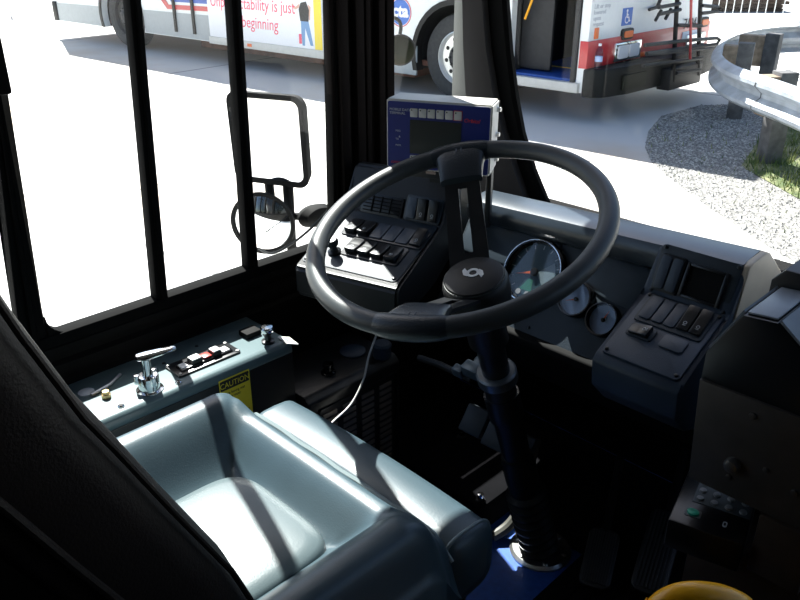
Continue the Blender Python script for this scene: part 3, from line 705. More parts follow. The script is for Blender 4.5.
# thigh roll in front of the cushion
def roll(xf):
    e = abs(xf); e = max(0, (e-.93)/.07); return math.sqrt(max(0, 1-e*e*.85))
bb = B(); rings = []
for i in range(61):
    xf = -1+2*i/60; x = SX+.006+.240*xf; q = roll(xf); ring = []
    for k in range(28):
        a = 2*PI*k/28; c, s_ = cos(a), sin(a)
        ring.append((x, .672+.050*q*math.copysign(abs(c)**.5, c), .398+.058*q*math.copysign(abs(s_)**.45, s_)*(1-.10*max(0, c))+.010*(1-xf*xf)))
    rings.append(ring)
bb.loft(rings); obj('thigh_roll', bb, M['vinyl'], seat, angle=70)
bb = B(); bb.tube([(SX-.235+.475*k/30, .6235+.001*cos(k), .469-.03*max(0, abs(k/15-1)-.86)/.14) for k in range(31)], .0045, 8); obj('piping', bb, M['piping'], seat)
bb = B(); bb.tube([(SX+.226, .672+.0505*math.copysign(abs(cos(rad(a)))**.5, cos(rad(a))), .399+.0585*math.copysign(abs(sin(rad(a)))**.45, sin(rad(a)))*(1-.10*max(0, cos(rad(a))))) for a in range(-60, 241, 12)], .003, 8); obj('piping', bb, M['piping'], seat)
bb = B(); bb.wbox(SX-.22, SX+.22, .30, .70, .29, .375, .02); obj('seat_pan', bb, M['vinylback'], seat)
bb = B()
zz = .29
bb.loft([[ (SX+sx*a, .47+sy*b_, z) for sx, sy in ((-1, -1), (1, -1), (1, 1), (-1, 1))] for z, a, b_ in ((0, .17, .17), (.04, .17, .17), (.07, .14, .14), (.11, .17, .17), (.15, .14, .14), (.19, .17, .17), (.23, .14, .14), (.29, .17, .17))])
obj('pedestal', bb, M['rubber'], seat)
YF = [(.40, .365), (.47, .352), (.587, .325), (.66, .300), (.764, .250), (.849, .211), (.886, .193), (.967, .163), (1.005, .151), (1.06, .137), (1.12, .125), (1.18, .115), (1.22, .105), (1.24, .09)]
bb = B(); rings = []
for z, yf in YF:
    hwid = .252-(0.02*sm(1.0, 1.2, z)); th = .135 if z < 1.2 else .135-(z-1.2)*2
    ring = []
    for cxs, cys, a0 in ((1, 1, 0), (-1, 1, 90), (-1, -1, 180), (1, -1, 270)):
        r = .045
        for k in range(6):
            a = rad(a0+18*k); ring.append((SX+cxs*(hwid-r)+r*cos(a), yf-th/2+cys*(th/2-r)+r*sin(a), z))
    rings.append(ring)
bb.loft(rings); bk = obj('backrest', bb, M['vinylback'], seat, 'brown-black backrest', angle=60)
bb = B(); rings = []
for z, yf in YF[:-1]:
    hwid = .235; yb_ = yf-.11
    rings.append([(SX-hwid, yb_, z-.12), (SX+hwid, yb_, z-.12), (SX+hwid*.9, yb_-.13, z-.12), (SX-hwid*.9, yb_-.13, z-.12)])
bb.loft(rings); obj('back_shell', bb, M['blackmat'], seat)
bb = B(); bb.tube([(SX+.256-.02*sm(1.0, 1.2, z), yf-.098, z) for z, yf in YF[1:-2]], .004, 8); obj('piping', bb, M['vinylback'], bk)
bb = B(); bb.tube([(SX+.2475-.02*sm(1.0, 1.2, z), yf-.010, z) for z, yf in YF[1:-2]], .003, 8); obj('piping', bb, M['vinylback'], bk)

# ================================================================== FARE BOX
fb = thing('fare_box', 'tall fare box with black chamfered head and dull grey steel front at right', 'fare box', (-.27, 1.02, 0))
FF = Fr((-.275, .95, 0), (1, 0, 0), (0, 0, 1))      # w = -y (towards the rear)
bb = B(); bb.poly(FF, [(-.092, .64), (-.092, .698), (-.054, .767), (-.011, .771), (.095, .69), (.095, .64)], -.115, 0, .002); obj('head', bb, M['rocker'], fb)
TP = Fr((-.329, .952, .768), (.043, 0, .004), (0, 1, 0))
bb = B(); bb.box(TP, .003, .041, .004, .112, 0, .003, .001); obj('lid_plate', bb, M['faretop'], fb, 'pale grey lid plate')
bb = B(); bb.poly(FF, [(-.009, .772), (.094, .6925), (.096, .695), (-.007, .775)], -.113, -.002); obj('sloping_lid', bb, M['faretop'], fb, 'pale grey sloping lid')
bb = B(); bb.prism([(-.365, .956, .702), (-.329, .956, .769), (-.331, .956, .772), (-.367, .956, .704)], (0, .107, 0)); obj('edge_lid', bb, M['faretop'], fb, 'pale grey edge')
bb = B(); bb.poly(FF, [(-.068, .60), (-.068, .775), (-.052, .795), (.095, .795), (.095, .60)], -.26, -.118, .003); obj('rear_hood', bb, M['rocker'], fb)
bb = B(); bb.poly(FF, [(-.091, .658), (.095, .658), (.095, .498), (-.081, .498)], -.10, .006, .0015); gp = obj('front_plate', bb, M['greyfare'], fb, 'dull grey steel plate')
KF = FF.sub(-.024, .552, .006)
bb = B(); bb.lathe(KF, [(.011, 0), (.011, .006), (.009, .011), (.004, .013), (.001, .013)], 22); obj('lock_knob', bb, mat('dull_lock', (.12, .115, .11), .35, .6), gp)
for u_, v_, r in ((-.013, .636, .005), (.018, .565, .004), (.058, .55, .005), (-.026, .530, .004)):
    bb = B(); bb.disc(FF, u_, v_, r, .006, .009, 12, .001); obj('rivet', bb, M['greyfare'], gp)
bb = B(); bb.poly(FF, [(-.068, 0), (.095, 0), (.095, .40), (-.068, .40)], -.25, -.012, .003); bb.poly(FF, [(-.06, .39), (.095, .39), (.095, .62), (-.06, .62)], -.25, -.13, .003); obj('pedestal', bb, M['brownfare'], fb, 'brown steel pedestal')
bb = B(); bb.poly(FF, [(.025, .40), (.095, .40), (.095, .498), (.025, .498)], -.03, .012, .002); obj('side_cover', bb, M['brownfare'], fb, 'brown steel cover')
# keypad shelf
KP = Fr((-.352, .898, .45), (.095, .024, 0), (-.25, 1, 0))
bb = B(); bb.box(KP, -.003, .100, 0, .17, -.050, 0, .003); kp = obj('keypad', bb, mat('keypad_black', (.006, .006, .007), .3), fb, 'gloss black keypad')
bb = B(); bb.box(KP, .018, .098, .058, .125, 0, .001); obj('key_field', bb, M['key'] if False else mat('key_field', (.05, .06, .065), .4), kp)
for r_ in range(3):
    for c_ in range(4):
        bb = B(); bb.lathe(KP.sub(.027+.02*c_, .068+.021*r_, .001), [(.0055, 0), (.005, .003), (.001, .0035)], 12); obj('key', bb, mat('fare_key', (.20, .21, .22), .35) if (r_, c_) == (0, 0) else bpy.data.materials['fare_key'], kp, 'grey key')
bb = B(); bb.rrect(KP, .014, .036, .022, .040, .003, 0, .001); bb2 = obj('button_surround', bb, mat('button_surround', (.10, .11, .11), .4), kp)
bb = B(); bb.disc(KP, .025, .031, .0085, .001, .004, 20, .001, .0075); obj('green_button', bb, M['green'], kp, 'green button')
bb = B(); bb.rrect(KP, .066, .072, .024, .036, .0028, 0, .0006); obj('indicator', bb, M['marking'], kp)
bb = B(); bb.rrect(KP, .0675, .0705, .0265, .0335, .0014, .0006, .0009); obj('indicator_core', bb, M['ink'], kp)

yb = B(); pth = smooth_path([(-.234, .600, 0), (-.234, .600, .30), (-.234, .600, .560), (-.231, .604, .588), (-.220, .615, .604), (-.204, .632, .607), (-.184, .655, .598), (-.168, .675, .575), (-.162, .682, .53), (-.162, .682, .30), (-.162, .682, 0)])
yb.tube(pth, .0145, 16)
tag(obj('grab_rail', yb, M['yellow'], base=(-.19, .65, 0)), 'bright yellow bent tube grab rail in front of the fare box', 'grab rail')

# ================================================================== FLOOR ITEMS
bb = B(); bb.prism([(-1.06, y, z) for y, z in [(1.075, 0), (1.08, .074), (1.42, .074), (1.42, 0)]], (.228, 0, 0), .004)
pl = obj('footrest', bb, M['blackmat']); pl.data.materials.clear(); pl.data.materials.append(M['mat']); tag(pl, 'low black footrest step beside the steering column', 'footrest')
for (x, y), l in (((-1.035, 1.25), 'chrome foot switch on the black footrest, farther from the seat'), ((-.85, 1.10), 'chrome foot switch at the near right edge of the black footrest')):
    t = thing('foot_switch', l, 'foot switch', (x, y, .074), 'foot switches')
    f_ = Fr((x, y, .074), (1, 0, 0), (0, 1, 0))
    bb = B(); bb.lathe(f_, [(.011, 0), (.011, .004), (.007, .006), (.001, .006)], 16); obj('flange', bb, M['black'], t)
    bb = B(); bb.lathe(f_, [(.0065, .006), (.0075, .014), (.007, .018), (.001, .019)], 16); obj('plunger', bb, M['chrome'], t)
bb = B(); bb.tube(smooth_path([(-.80, 1.22, .20), (-.795, 1.20, .15), (-.775, 1.175, .11), (-.775, 1.155, .07), (-.785, 1.12, .03), (-.80, 1.085, .012)]), .012, 10)
tag(obj('lit_edge_tube', bb, M['litedge']), 'pale curved tube added for the lit footrest edge beside the ribbed boot', 'litedge')  # tube added to draw the lit side edge of the footrest
def pedal(name, label, o, ydir, hw_, ln, tilt, nr, groupm):
    yd = V(ydir).normalized(); up_v = yd*cos(tilt)+V((0, 0, sin(tilt))); f_ = Fr(o, yd.cross(V((0, 0, 1))), up_v)
    t = thing(name, label, 'pedal', (o[0], o[1], 0))
    bb = B(); bb.rrect(f_, -hw_, hw_, 0, ln, .018, -.012, 0, .002); obj('plate', bb, M['black'], t)
    bb = B()
    for k in range(nr): 
        u_ = -hw_+.008+(2*hw_-.016)*k/(nr-1); bb.box(f_, u_-.0016, u_+.0016, .008, ln-.008, 0, .0035)
    obj('tread', bb, mat('tread_'+name, (.035, .036, .038), .4), t)
    bb = B(); p = f_(0, ln*.7, -.008); bb.tube([p, p+yd*.06+V((0, 0, .02)), p+yd*.16+V((0, 0, .12))], .009, 8)
    obj('arm', bb, M['blackmat'], t)
    c_ = f_(0, .01, -.01); bb = B(); bb.tube([(c_.x, c_.y, max(c_.z, .012)), (c_.x, c_.y, .004)], .008, 8); obj('heel_mount', bb, M['blackmat'], t)
pedal('brake_pedal', 'black ribbed brake pedal on the floor right of the column', (-.555, 1.095, .035), (-.06, .145, 0), .031, .135, rad(18), 10, None)
pedal('accelerator_pedal', 'black ribbed accelerator pedal near the fare box', (-.475, 1.16, .03), (-.06, .2, 0), .034, .19, rad(22), 8, None)

# ================================================================== MIRROR OUTSIDE
mr = thing('side_mirror', 'black exterior mirror with square glass above a round convex glass outside the window', 'mirror', (-1.5, 1.16, .45))
mcen = V((-1.57, 1.118, .745)); mnn = V((.40, -.916, -.05)).normalized()
MF = Fr(mcen, V((0, 0, 1)).cross(mnn), (0, 0, 1))
MF = Fr(mcen, MF.u, mnn.cross(MF.u))
def rrpts(f_, hw_, hh_, r, w, n=5, skew=0):
    pts = []
    for cu, cv, a0 in ((1, 1, 0), (-1, 1, 90), (-1, -1, 180), (1, -1, 270)):
        for k in range(n+1):
            a = rad(a0+90*k/n); v_ = cv*(hh_-r)+r*sin(a); pts.append(f_((cu*(hw_-r)+r*cos(a))*(1+skew*v_), v_, w))
    return pts
MW, MH = .104, .113
bb = B(); bb.loft([rrpts(MF, MW*.7, MH*.75, .03, -.045), rrpts(MF, MW*.95, MH*.96, .03, -.025), rrpts(MF, MW, MH, .026, 0), rrpts(MF, MW, MH, .026, .006), rrpts(MF, MW-.013, MH-.013, .02, .006), rrpts(MF, MW-.014, MH-.014, .02, .001)])
obj('mirror_head', bb, M['blackmat'], mr)
bb = B(); bb.prism(rrpts(MF, MW-.0135, MH-.0135, .02, .001), MF.w*.002); obj('mirror_glass', bb, M['mirror'], mr, 'square mirror glass')
rcn = V((-1.555, 1.072, .545)); RF = Fr(rcn, (.80, .60, 0), MF.v); rr = .082
bb = B(); bb.lathe(RF, [(.02, -.05), (rr*.8, -.03), (rr, -.004), (rr, .004), (rr-.008, .005), (rr-.010, .000)], 40); obj('convex_head', bb, M['blackmat'], mr)
bb = B(); Rs = .16
bb.lathe(RF, [((rr-.009)*t, math.sqrt(Rs*Rs-((rr-.009)*t)**2)-math.sqrt(Rs*Rs-(rr-.009)**2)+.001) for t in (1, .85, .7, .55, .4, .25, .1, .01)], 40); obj('convex_glass', bb, M['mirror'], mr, 'round convex glass')
bb = B(); bb.tube([(-1.56, 1.160, .66), (-1.56, 1.160, .45), (-1.48, 1.25, .40), (-1.345, 1.30, .40)], .014, 10); bb.tube([(-1.60, 1.13, .65), (-1.595, 1.13, .58)], .012, 10); bb.tube([(-1.60, 1.10, .555), (-1.56, 1.16, .54), (-1.525, 1.20, .54)], .010, 8)
obj('support_arm', bb, M['blackmat'], mr)
bb = B(); 
f_ = Fr((-1.52, 1.212, .540), (0, 1, 0), (0, 0, 1))
bb.loft([[f_(.055*r*cos(2*PI*k/20), .030*r*sin(2*PI*k/20), w) for k in range(20)] for r, w in ((.3, -.03), (.8, -.02), (1, 0), (.8, .02), (.3, .03))]); obj('arm_joint', bb, M['blackmat'], mr)
bb = B(); bb.disc(Fr((-1.49, 1.225, .540), (0, 1, 0), (0, 0, 1)), .01, 0, .009, 0, .006, 14, .002); obj('joint_bolt', bb, M['chrome'], mr, 'bright bolt')
bb = B(); bb.tube(smooth_path([(-1.345, 1.16, .66), (-1.36, 1.10, .60), (-1.40, 1.05, .545), (-1.45, 1.02, .51), (-1.52, 1.03, .50)]), .003, 8); obj('lead', bb, M['rubber'], mr)
# convex mirror ahead of the quarter window
cm = thing('crossover_mirror', 'small round convex mirror on a curved arm seen through the quarter window', 'mirror', (-1.93, 1.93, .80))
cf = Fr((-1.925, 1.925, .84), (.70, .71, 0), (.1, -.1, 1))
bb = B(); bb.lathe(cf, [(.01, -.03), (.040, -.02), (.052, -.004), (.052, .003), (.049, .005)], 30); obj('head', bb, M['rubber'], cm)
bb = B(); bb.lathe(cf, [(.049*t, .004+.012*(1-t*t)) for t in (1, .8, .6, .4, .2, .02)], 30); obj('glass', bb, mat('convex_glass_dark_reflection', (.012, .014, .008), .6, spec=.08), cm, 'round convex glass')  # dark greenery seen in the mirror is painted into the glass colour
bb = B(); bb.tube(smooth_path([cf(0, .05, -.01), cf(.003, .072, -.01), cf(-.002, .090, -.011), cf(-.016, .100, -.012), cf(-.034, .102, -.014), cf(-.07, .10, -.02), cf(-.10, .08, -.03)]), .006, 10); obj('arm', bb, M['rubber'], cm)
bb = B(); bb.tube([cf(-.10, .08, -.03), (-1.9, 1.75, .80), (-1.36, 1.60, .45)], .012, 10); obj('support_arm', bb, M['rubber'], cm)
bb = B(); bb.box(cf, -.040, -.018, .090, .113, -.03, -.003, .004); obj('clamp', bb, M['casing'], cm, 'pale clamp')

# ================================================================== TRANSIT BUS OUTSIDE
a5 = rad(5); Bo = V((-4.415, 7.03, GZ)); Ub = V((cos(a5), sin(a5), 0)); Eb = V((-sin(a5), cos(a5), 0))
bus = thing('transit_bus', 'white city bus with red front band and poster along its side, parked across the yard', 'bus', Bo+Ub*-5+Eb*1.3)
S_ = Fr(Bo, Ub, (0, 0, 1)); FT = Fr(Bo, (0, 1, 0), (0, 0, 1))     # side: u fwd, v up, w towards viewer; front: u across, w forward
def arch(c, r, h0):
    a0 = math.acos(min(1, (c[1]-h0)/r)) ; 
    st = math.asin((c[1]-h0)/r)
    return [(c[0]-r*cos(t), c[1]+r*sin(t)) for t in [(-st)+(PI+2*st)*k/20 for k in range(21)]]
LEN = 10.35; h0 = .30
side = [(-LEN, h0)]+arch((-8.22, .50), .58, h0)+arch((-1.60, .47), .60, h0)+[(-.90, h0), (-.90, 2.35), (-.09, 2.35), (-.09, h0), (0, h0), (0, 2.9), (-LEN, 2.9)]
bb = B(); bb.poly(S_, side, -.10, 0)
bb.box(S_, -LEN, 0, 2.8, 2.9, -2.6, -.1); bb.box(S_, -LEN, -.02, h0, 2.9, -2.6, -2.5); bb.box(S_, -LEN, -LEN+.1, h0, 2.9, -2.5, -.1)
bb.box(FT, 0, 2.60, .30, 2.9, -.1, 0)
bo = obj('body', bb, M['paint'], bus, 'white painted body')
bb = B(); bb.box(S_, -LEN+.1, -.8, .34, .40, -2.5, -.12); obj('chassis_floor', bb, M['under'], bus, 'rusty brown underside')
bb = B(); bb.box(S_, -6.9, -2.6, .10, .34, -1.9, -.5); obj('underbody', bb, M['under'], bus, 'rusty brown underside')
# side graphics
bb = B(); bb.poly(S_, [(-LEN+.1, h0+.01), (-8.86, h0+.01), (-8.80, .62), (-LEN+.1, .60)], 0, .006)
bb.poly(S_, [(-7.60, h0+.01), (-5.92, h0+.01), (-5.92, .66), (-7.66, .64)], 0, .006); obj('skirt_panel', bb, M['skirt'], bo, 'grey lower skirt')
bb = B(); bb.poly(S_, [(-7.20, .90), (-7.08, .90), (-6.92, .755), (-5.92, .78), (-5.92, .715), (-6.96, .69)], .0, .007); obj('stripe', bb, M['redpaint'], bo, 'red stripe')
bb = B(); bb.poly(S_, [(-6.95, .90), (-6.85, .80), (-5.92, .815), (-5.92, .90)], .0, .007); obj('stripe', bb, M['bluepaint'], bo, 'blue stripe')
for x in (-6.78, -6.33):
    bb = B(); bb.box(S_, x-.025, x+.025, .38, 2.2, 0, .03); obj('door_seal', bb, M['rubber'], bo)
bb = B(); bb.box(S_, -LEN-.03, -LEN+.12, h0, .62, -2.6, .02, .01); obj('rear_bumper', bb, M['rubber'], bus)
bb = B()
for k in range(7): bb.rrect(S_, -9.9+1.15*k, -9.9+1.15*k+1.05, 1.45, 2.4, .08, 0, .01)
obj('side_window', bb, M['glossblack'], bus)
# wheels
for c_, lab in (((-1.60, .48), 'front wheel'), ((-8.24, .50), 'rear wheel')):
    Wf = S_.sub(c_[0], c_[1], -.06)
    bb = B(); bb.lathe(Wf, [(.28, -.26), (.46, -.25), (.485, -.22), (.485, -.05), (.465, -.01), (.40, .01), (.32, .005), (.295, -.01), (.285, -.05), (.285, -.12), (.001, -.12)], 56); wh = obj('wheel', bb, M['tyre'], bus)
    bb = B(); bb.lathe(Wf, [(.001, -.10), (.29, -.10), (.292, -.03), (.295, .0), (.285, .004), (.275, -.01), (.262, -.05), (.20, -.055), (.155, -.045), (.150, -.02), (.001, -.02)], 48); ri = obj('wheel_disc', bb, M['alloy'] if 'front' in lab else M['dark'], wh, 'bright alloy disc' if 'front' in lab else 'dark disc')
    bb = B()
    for k in range(10):
        a = 2*PI*k/10+.2; bb.disc(Wf, .218*cos(a), .218*sin(a), .023, -.0545, -.05, 14)
    obj('hand_hole', bb, M['ink'], wh)
    bb = B(); bb.lathe(Wf, [(.152, -.03), (.150, -.012), (.13, -.005), (.09, .0), (.085, .03), (.06, .045), (.001, .045)], 28)
    for k in range(10):
        a = 2*PI*k/10; bb.disc(Wf, .12*cos(a), .12*sin(a), .014, -.005, .02, 8)
    obj('wheel_hub', bb, M['dark'], wh, 'dark hub')
    # arch liner and lip
    bb = B(); ar = arch((c_[0], c_[1]), .60, h0); bb.sweep([[S_(u_, v_, 0.012) for u_, v_ in ar], [S_(u_, v_, -.55) for u_, v_ in ar]]); obj('arch_liner', bb, M['dark'], bus)
    bb = B(); ar = arch((c_[0], c_[1]), .63, h0); br_ = arch((c_[0], c_[1]), .57, h0); bb.sweep([[S_(u_, v_, .0) for u_, v_ in ar], [S_(u_, v_, .018) for u_, v_ in ar], [S_(u_, v_, .018) for u_, v_ in br_], [S_(u_, v_, -.1) for u_, v_ in br_]]); obj('arch_lip', bb, M['rubber'], bus)
bb = B(); bb.box(S_, -2.67, -2.16, .24, .60, -.02, .012, .01); obj('mud_flap', bb, M['skirt'], bus)
# agency roundel on the side
LG = S_.sub(-2.40, .925, 0)
bb = B(); bb.disc(LG, 0, 0, .165, 0, .008, 40); rd = obj('roundel', bb, M['signwhite'], bus, 'round agency roundel')
bb = B(); bb.annulus(LG, 0, 0, .150, .162, .008, .010, 40); obj('roundel_ring', bb, M['redpaint'], rd, 'red ring')
bb = B(); bb.disc(LG, 0, 0, .143, .008, .010, 40); obj('roundel_disc', bb, M['logoblue'], rd, 'blue disc')
text('roundel_lettering', 'cta', LG.sub(0, -.045, .010), .185, M['signwhite'], rd, .001, 'CENTER', 1.05, bold=.008)
# poster board
PS = S_.sub(0, 0, .02)
bb = B(); bb.box(S_, -5.95, -3.66, .385, 1.75, .0, .035, .006); po = obj('poster_board', bb, M['signwhite'], bus, 'white advertising poster')
bb = B(); bb.box(S_, -5.97, -3.64, .285, .385, -.005, .045, .006); rl = obj('poster_rail', bb, M['casing'], bus, 'pale rail below the poster')
bb = B(); bb.box(S_, -5.12, -5.03, .315, .355, .045, .055, .004); obj('marker_lamp', bb, M['orange'], rl, 'orange marker lamp')
P3 = S_.sub(0, 0, .0355)
bb = B(); bb.box(P3, -3.80, -3.665, .39, 1.745, 0, .001); obj('yellow_border', bb, M['posteryellow'], po, 'yellow border')
text('poster_lettering', 'Unpredictability is just', P3.sub(-5.88, .80, 0), .215, M['posterpink'], po, .0006, sx=.895, shear=.08, label='red script lettering')
text('poster_lettering', 'the beginning', P3.sub(-5.54, .565, 0), .215, M['posterpink'], po, .0006, sx=.92, shear=.08, label='red script lettering')
bb = B(); bb.poly(P3, [(-4.04, .72), (-3.90, .72), (-3.86, .56), (-3.83, .43), (-3.88, .43), (-3.93, .55), (-3.965, .64), (-3.975, .55), (-3.985, .42), (-4.03, .42), (-4.04, .56)], .0, .0012); fg = obj('poster_person', bb, M['denim'], po, 'printed figure of a person in blue jeans')
bb = B(); bb.poly(P3, [(-4.05, .72), (-3.90, .72), (-3.88, .86), (-3.93, .96), (-4.03, .94), (-4.07, .86)], 0, .0012); obj('printed_top', bb, M['dark'], fg, 'dark sleeveless top')
bb = B(); bb.disc(P3, -3.98, 1.03, .055, 0, .0012, 16); bb.poly(P3, [(-4.06, .88), (-4.14, .85), (-4.20, .90), (-4.19, .93), (-4.13, .885), (-4.05, .93)], 0, .0011); bb.poly(P3, [(-3.90, .93), (-3.85, .90), (-3.87, .74), (-3.89, .74), (-3.885, .86)], 0, .0011); obj('printed_skin', bb, M['skin'], fg)
bb = B(); bb.box(P3, -4.09, -4.04, .44, .56, 0, .0012); obj('poster_mark', bb, M['posterpink'], po, 'small red mark')
# open front door
bb = B(); bb.box(S_, -.90, -.09, .36, .42, -1.5, -.02); obj('entrance_floor', bb, M['bluefloor'], bus, 'blue entrance floor')
bb = B(); bb.box(S_, -.90, -.09, .421, .425, -.62, -.585); obj('floor_line', bb, M['posteryellow'], bus, 'yellow floor line')
bb = B(); bb.box(S_, -.91, -.05, .30, .395, -.05, .05, .006); obj('door_sill', bb, M['casing'], bus, 'pale door sill')
bb = B(); bb.box(S_, -1.4, .0, .36, 2.3, -1.6, -1.5); bb.box(S_, -1.0, -.91, .36, 2.3, -1.5, -.1); bb.box(S_, -.1, -.05, .36, 2.3, -1.5, -.11); obj('entrance_wall', bb, M['dark'], bus)
bb = B(); bb.box(S_, -.895, -.52, .44, 2.3, -.25, -.20, .01); bb.box(S_, -.16, -.11, .36, 2.3, -.1, .02, .008); obj('door_leaf', bb, M['dark'], bus)
bb = B(); bb.tube([S_(-.80, .95, -.10), S_(-.735, 1.12, -.10), S_(-.60, 1.6, -.10)], .013, 10); obj('door_rail', bb, M['yellow'], bus, 'yellow grab rail')
# front
bb = B(); bb.box(FT, -.012, 2.61, .54, .80, -.01, .012, .004); bb.box(S_, -.08, .005, .54, .80, -.02, .012, .004); obj('front_band', bb, M['redpaint'], bus, 'red front band')
bb = B(); bb.box(FT, 0.03, 2.57, 1.28, 2.5, 0, .015, .02); obj('windscreen', bb, M['glossblack'], bus)
bb = B(); bb.prism([FT(a, .26, b_) for a, b_ in ((-.02, -.02), (-.02, .05), (.10, .17), (.45, .22), (1.3, .25), (2.2, .22), (2.55, .17), (2.64, .05), (2.64, -.02))], (0, 0, .28), .02); bm_ = obj('front_bumper', bb, M['bumper'], bus)
bb = B(); bb.box(FT, .35, .80, .31, .46, .215, .245, .01); obj('bumper_insert', bb, mat('olive_insert', (.018, .020, .014), .6, spec=.15), bm_)
bb = B(); bb.box(FT, .46, .97, .555, .745, 0, .05, .012); hl = obj('headlamp', bb, M['chrome'], bus, 'chrome headlamp')
for a in (.56, .78):
    bb = B(); bb.rrect(FT, a-.06, a+.13, .585, .715, .02, .05, .062); obj('lens', bb, M['lens'], hl)
bb = B(); bb.box(FT, 2.0, 2.45, .52, .70, 0, .05, .012); hl = obj('headlamp', bb, M['chrome'], bus, 'chrome headlamp')
bb = B(); bb.box(FT, .98, 1.10, .555, .60, .012, .03, .006); obj('turn_lamp', bb, M['orange'], bus, 'orange turn lamp')
for a, h in ((.70, .815), (2.42, .80)):
    bb = B(); bb.rrect(FT, a-.11, a+.11, h-.055, h+.055, .03, 0, .03, .006); k_ = obj('marker_lamp', bb, M['rubber'], bus)
    bb = B(); bb.rrect(FT, a-.08, a+.08, h-.032, h+.032, .02, .03, .042); obj('marker_lens', bb, M['orange'], k_, 'orange lens')
bb = B(); bb.box(FT, .09, .16, .815, .92, 0, .012, .003); obj('reflector', bb, M['orange'], bus, 'orange reflector')
bb = B(); bb.box(FT, .585, .775, .90, 1.07, 0, .006); ws = obj('access_sign', bb, M['logoblue'], bus, 'blue wheelchair sign')
AF = FT.sub(.68, .985, .006); 
bb = B(); bb.disc(AF, -.012, .058, .014, 0, .002, 14)
ring = [(.042*cos(rad(a))-.005, .042*sin(rad(a))-.025) for a in range(130, 391, 20)]
bb.sweep([[AF(p[0], p[1], .002) for p in ring], [AF(p[0]*.75-.00125, (p[1]+.025)*.75-.025, .002) for p in ring]])
for p, q, w in (((-.012, .042), (-.010, -.01), .008), ((-.010, -.006), (.03, -.008), .007), ((.03, -.006), (.045, -.05), .007), ((-.01, .018), (.02, .016), .006), ((.043, -.048), (.06, -.042), .006)):
    p, q = V(p), V(q); n_ = (q-p).normalized(); n_ = V((-n_.y, n_.x))*w
    bb.poly(AF, [(p+n_)[:], (q+n_)[:], (q-n_)[:], (p-n_)[:]], 0, .002)
obj('wheelchair_symbol', bb, M['signwhite'], ws, 'white wheelchair symbol')
for k, t in enumerate(('Lift or step', 'lowered', 'upon', 'request')):
    text('notice_lettering', t, FT.sub(.05, 1.10-.055*k, 0), .062, mat('notice_grey', (.42, .44, .48), .5) if k == 0 else bpy.data.materials['notice_grey'], bus, .001, sx=1.05)
text('fleet_number', '7104', FT.sub(1.93, .76, .012), .16, M['ink'], bus, .002, sx=.95)
bb = B(); bb.box(FT, 1.93, 2.36, .62, .73, .012, .02, .003); np_ = obj('plate', bb, M['signwhite'], bus, 'white plate')
bb = B(); bb.tube([FT(1.35, 1.25, .03), FT(1.22, 1.05, .04)], .02, 8); bb.tube([FT(1.05, 1.03, .04), FT(1.28, 1.05, .04)], .018, 8); obj('wiper', bb, M['rubber'], bus)
# folded bike rack
bk_ = B()
def ft(a, h, w=.34): return FT(a, h, w)
for a0, a1 in ((1.03, 1.21), (1.55, 1.78)): bk_.tube([ft(a0-.04, 1.55), ft(a0+.02, 1.10), ft(a1, .31)], .024, 8)
rk = obj('bike_rack', bk_, M['rubber'], bus)
for pts in ([(.44, .76), (1.2, .73), (2.05, .685), (2.13, .66), (2.08, .615), (1.3, .65), (.50, .675)], [(.50, .665), (1.75, .60)], [(.62, 1.10), (1.05, 1.11)], [(.64, 1.035), (1.08, 1.05)], [(1.56, 1.06), (1.95, 1.02), (1.98, .97), (1.58, .98)], [(.46, .56), (1.76, .50)], [(1.06, .90), (1.62, .85)], [(1.2, .40), (1.76, .37)]):
    bb = B(); bb.tube([ft(a, h, .37) for a, h in pts], .019, 8); obj('rack_tube', bb, M['rubber'], rk)
for a in (.68, .88):
    bb = B(); bb.tube([ft(a, 1.07, .37), ft(a-.09, .98, .37)], .017, 8); obj('rack_tube', bb, M['rubber'], rk)
bb = B(); bb.tube([ft(1.22, 1.5, .36), ft(1.27, 1.13, .38), ft(1.41, .53, .40)], .015, 8); obj('strap', bb, M['redpaint'], rk, 'red strap')
bb = B(); bb.box(FT, 1.12, 1.85, .22, .44, .20, .35, .01); obj('rack_mount', bb, M['rubber'], rk)
# bottle standing on the bumper
wb = thing('water_bottle', 'clear plastic water bottle standing on the black front bumper of the bus', 'bottle', FT(.10, .54, .075))
BF = Fr(FT(.10, .54, .075), (1, 0, 0), (0, 1, 0))
bb = B(); bb.lathe(BF, [(.035, 0), (.038, .01), (.038, .15), (.030, .185), (.015, .205), (.015, .22), (.001, .22)], 20); obj('bottle_body', bb, M['bottle'], wb)
bb = B(); bb.lathe(BF, [(.0385, .07), (.0385, .12)], 20); obj('bottle_label', bb, mat('pale_blue_label', (.45, .6, .85), .4), wb, 'pale blue label')
bb = B(); bb.lathe(BF, [(.017, .218), (.017, .24), (.001, .241)], 14); obj('bottle_cap', bb, M['signwhite'], wb)

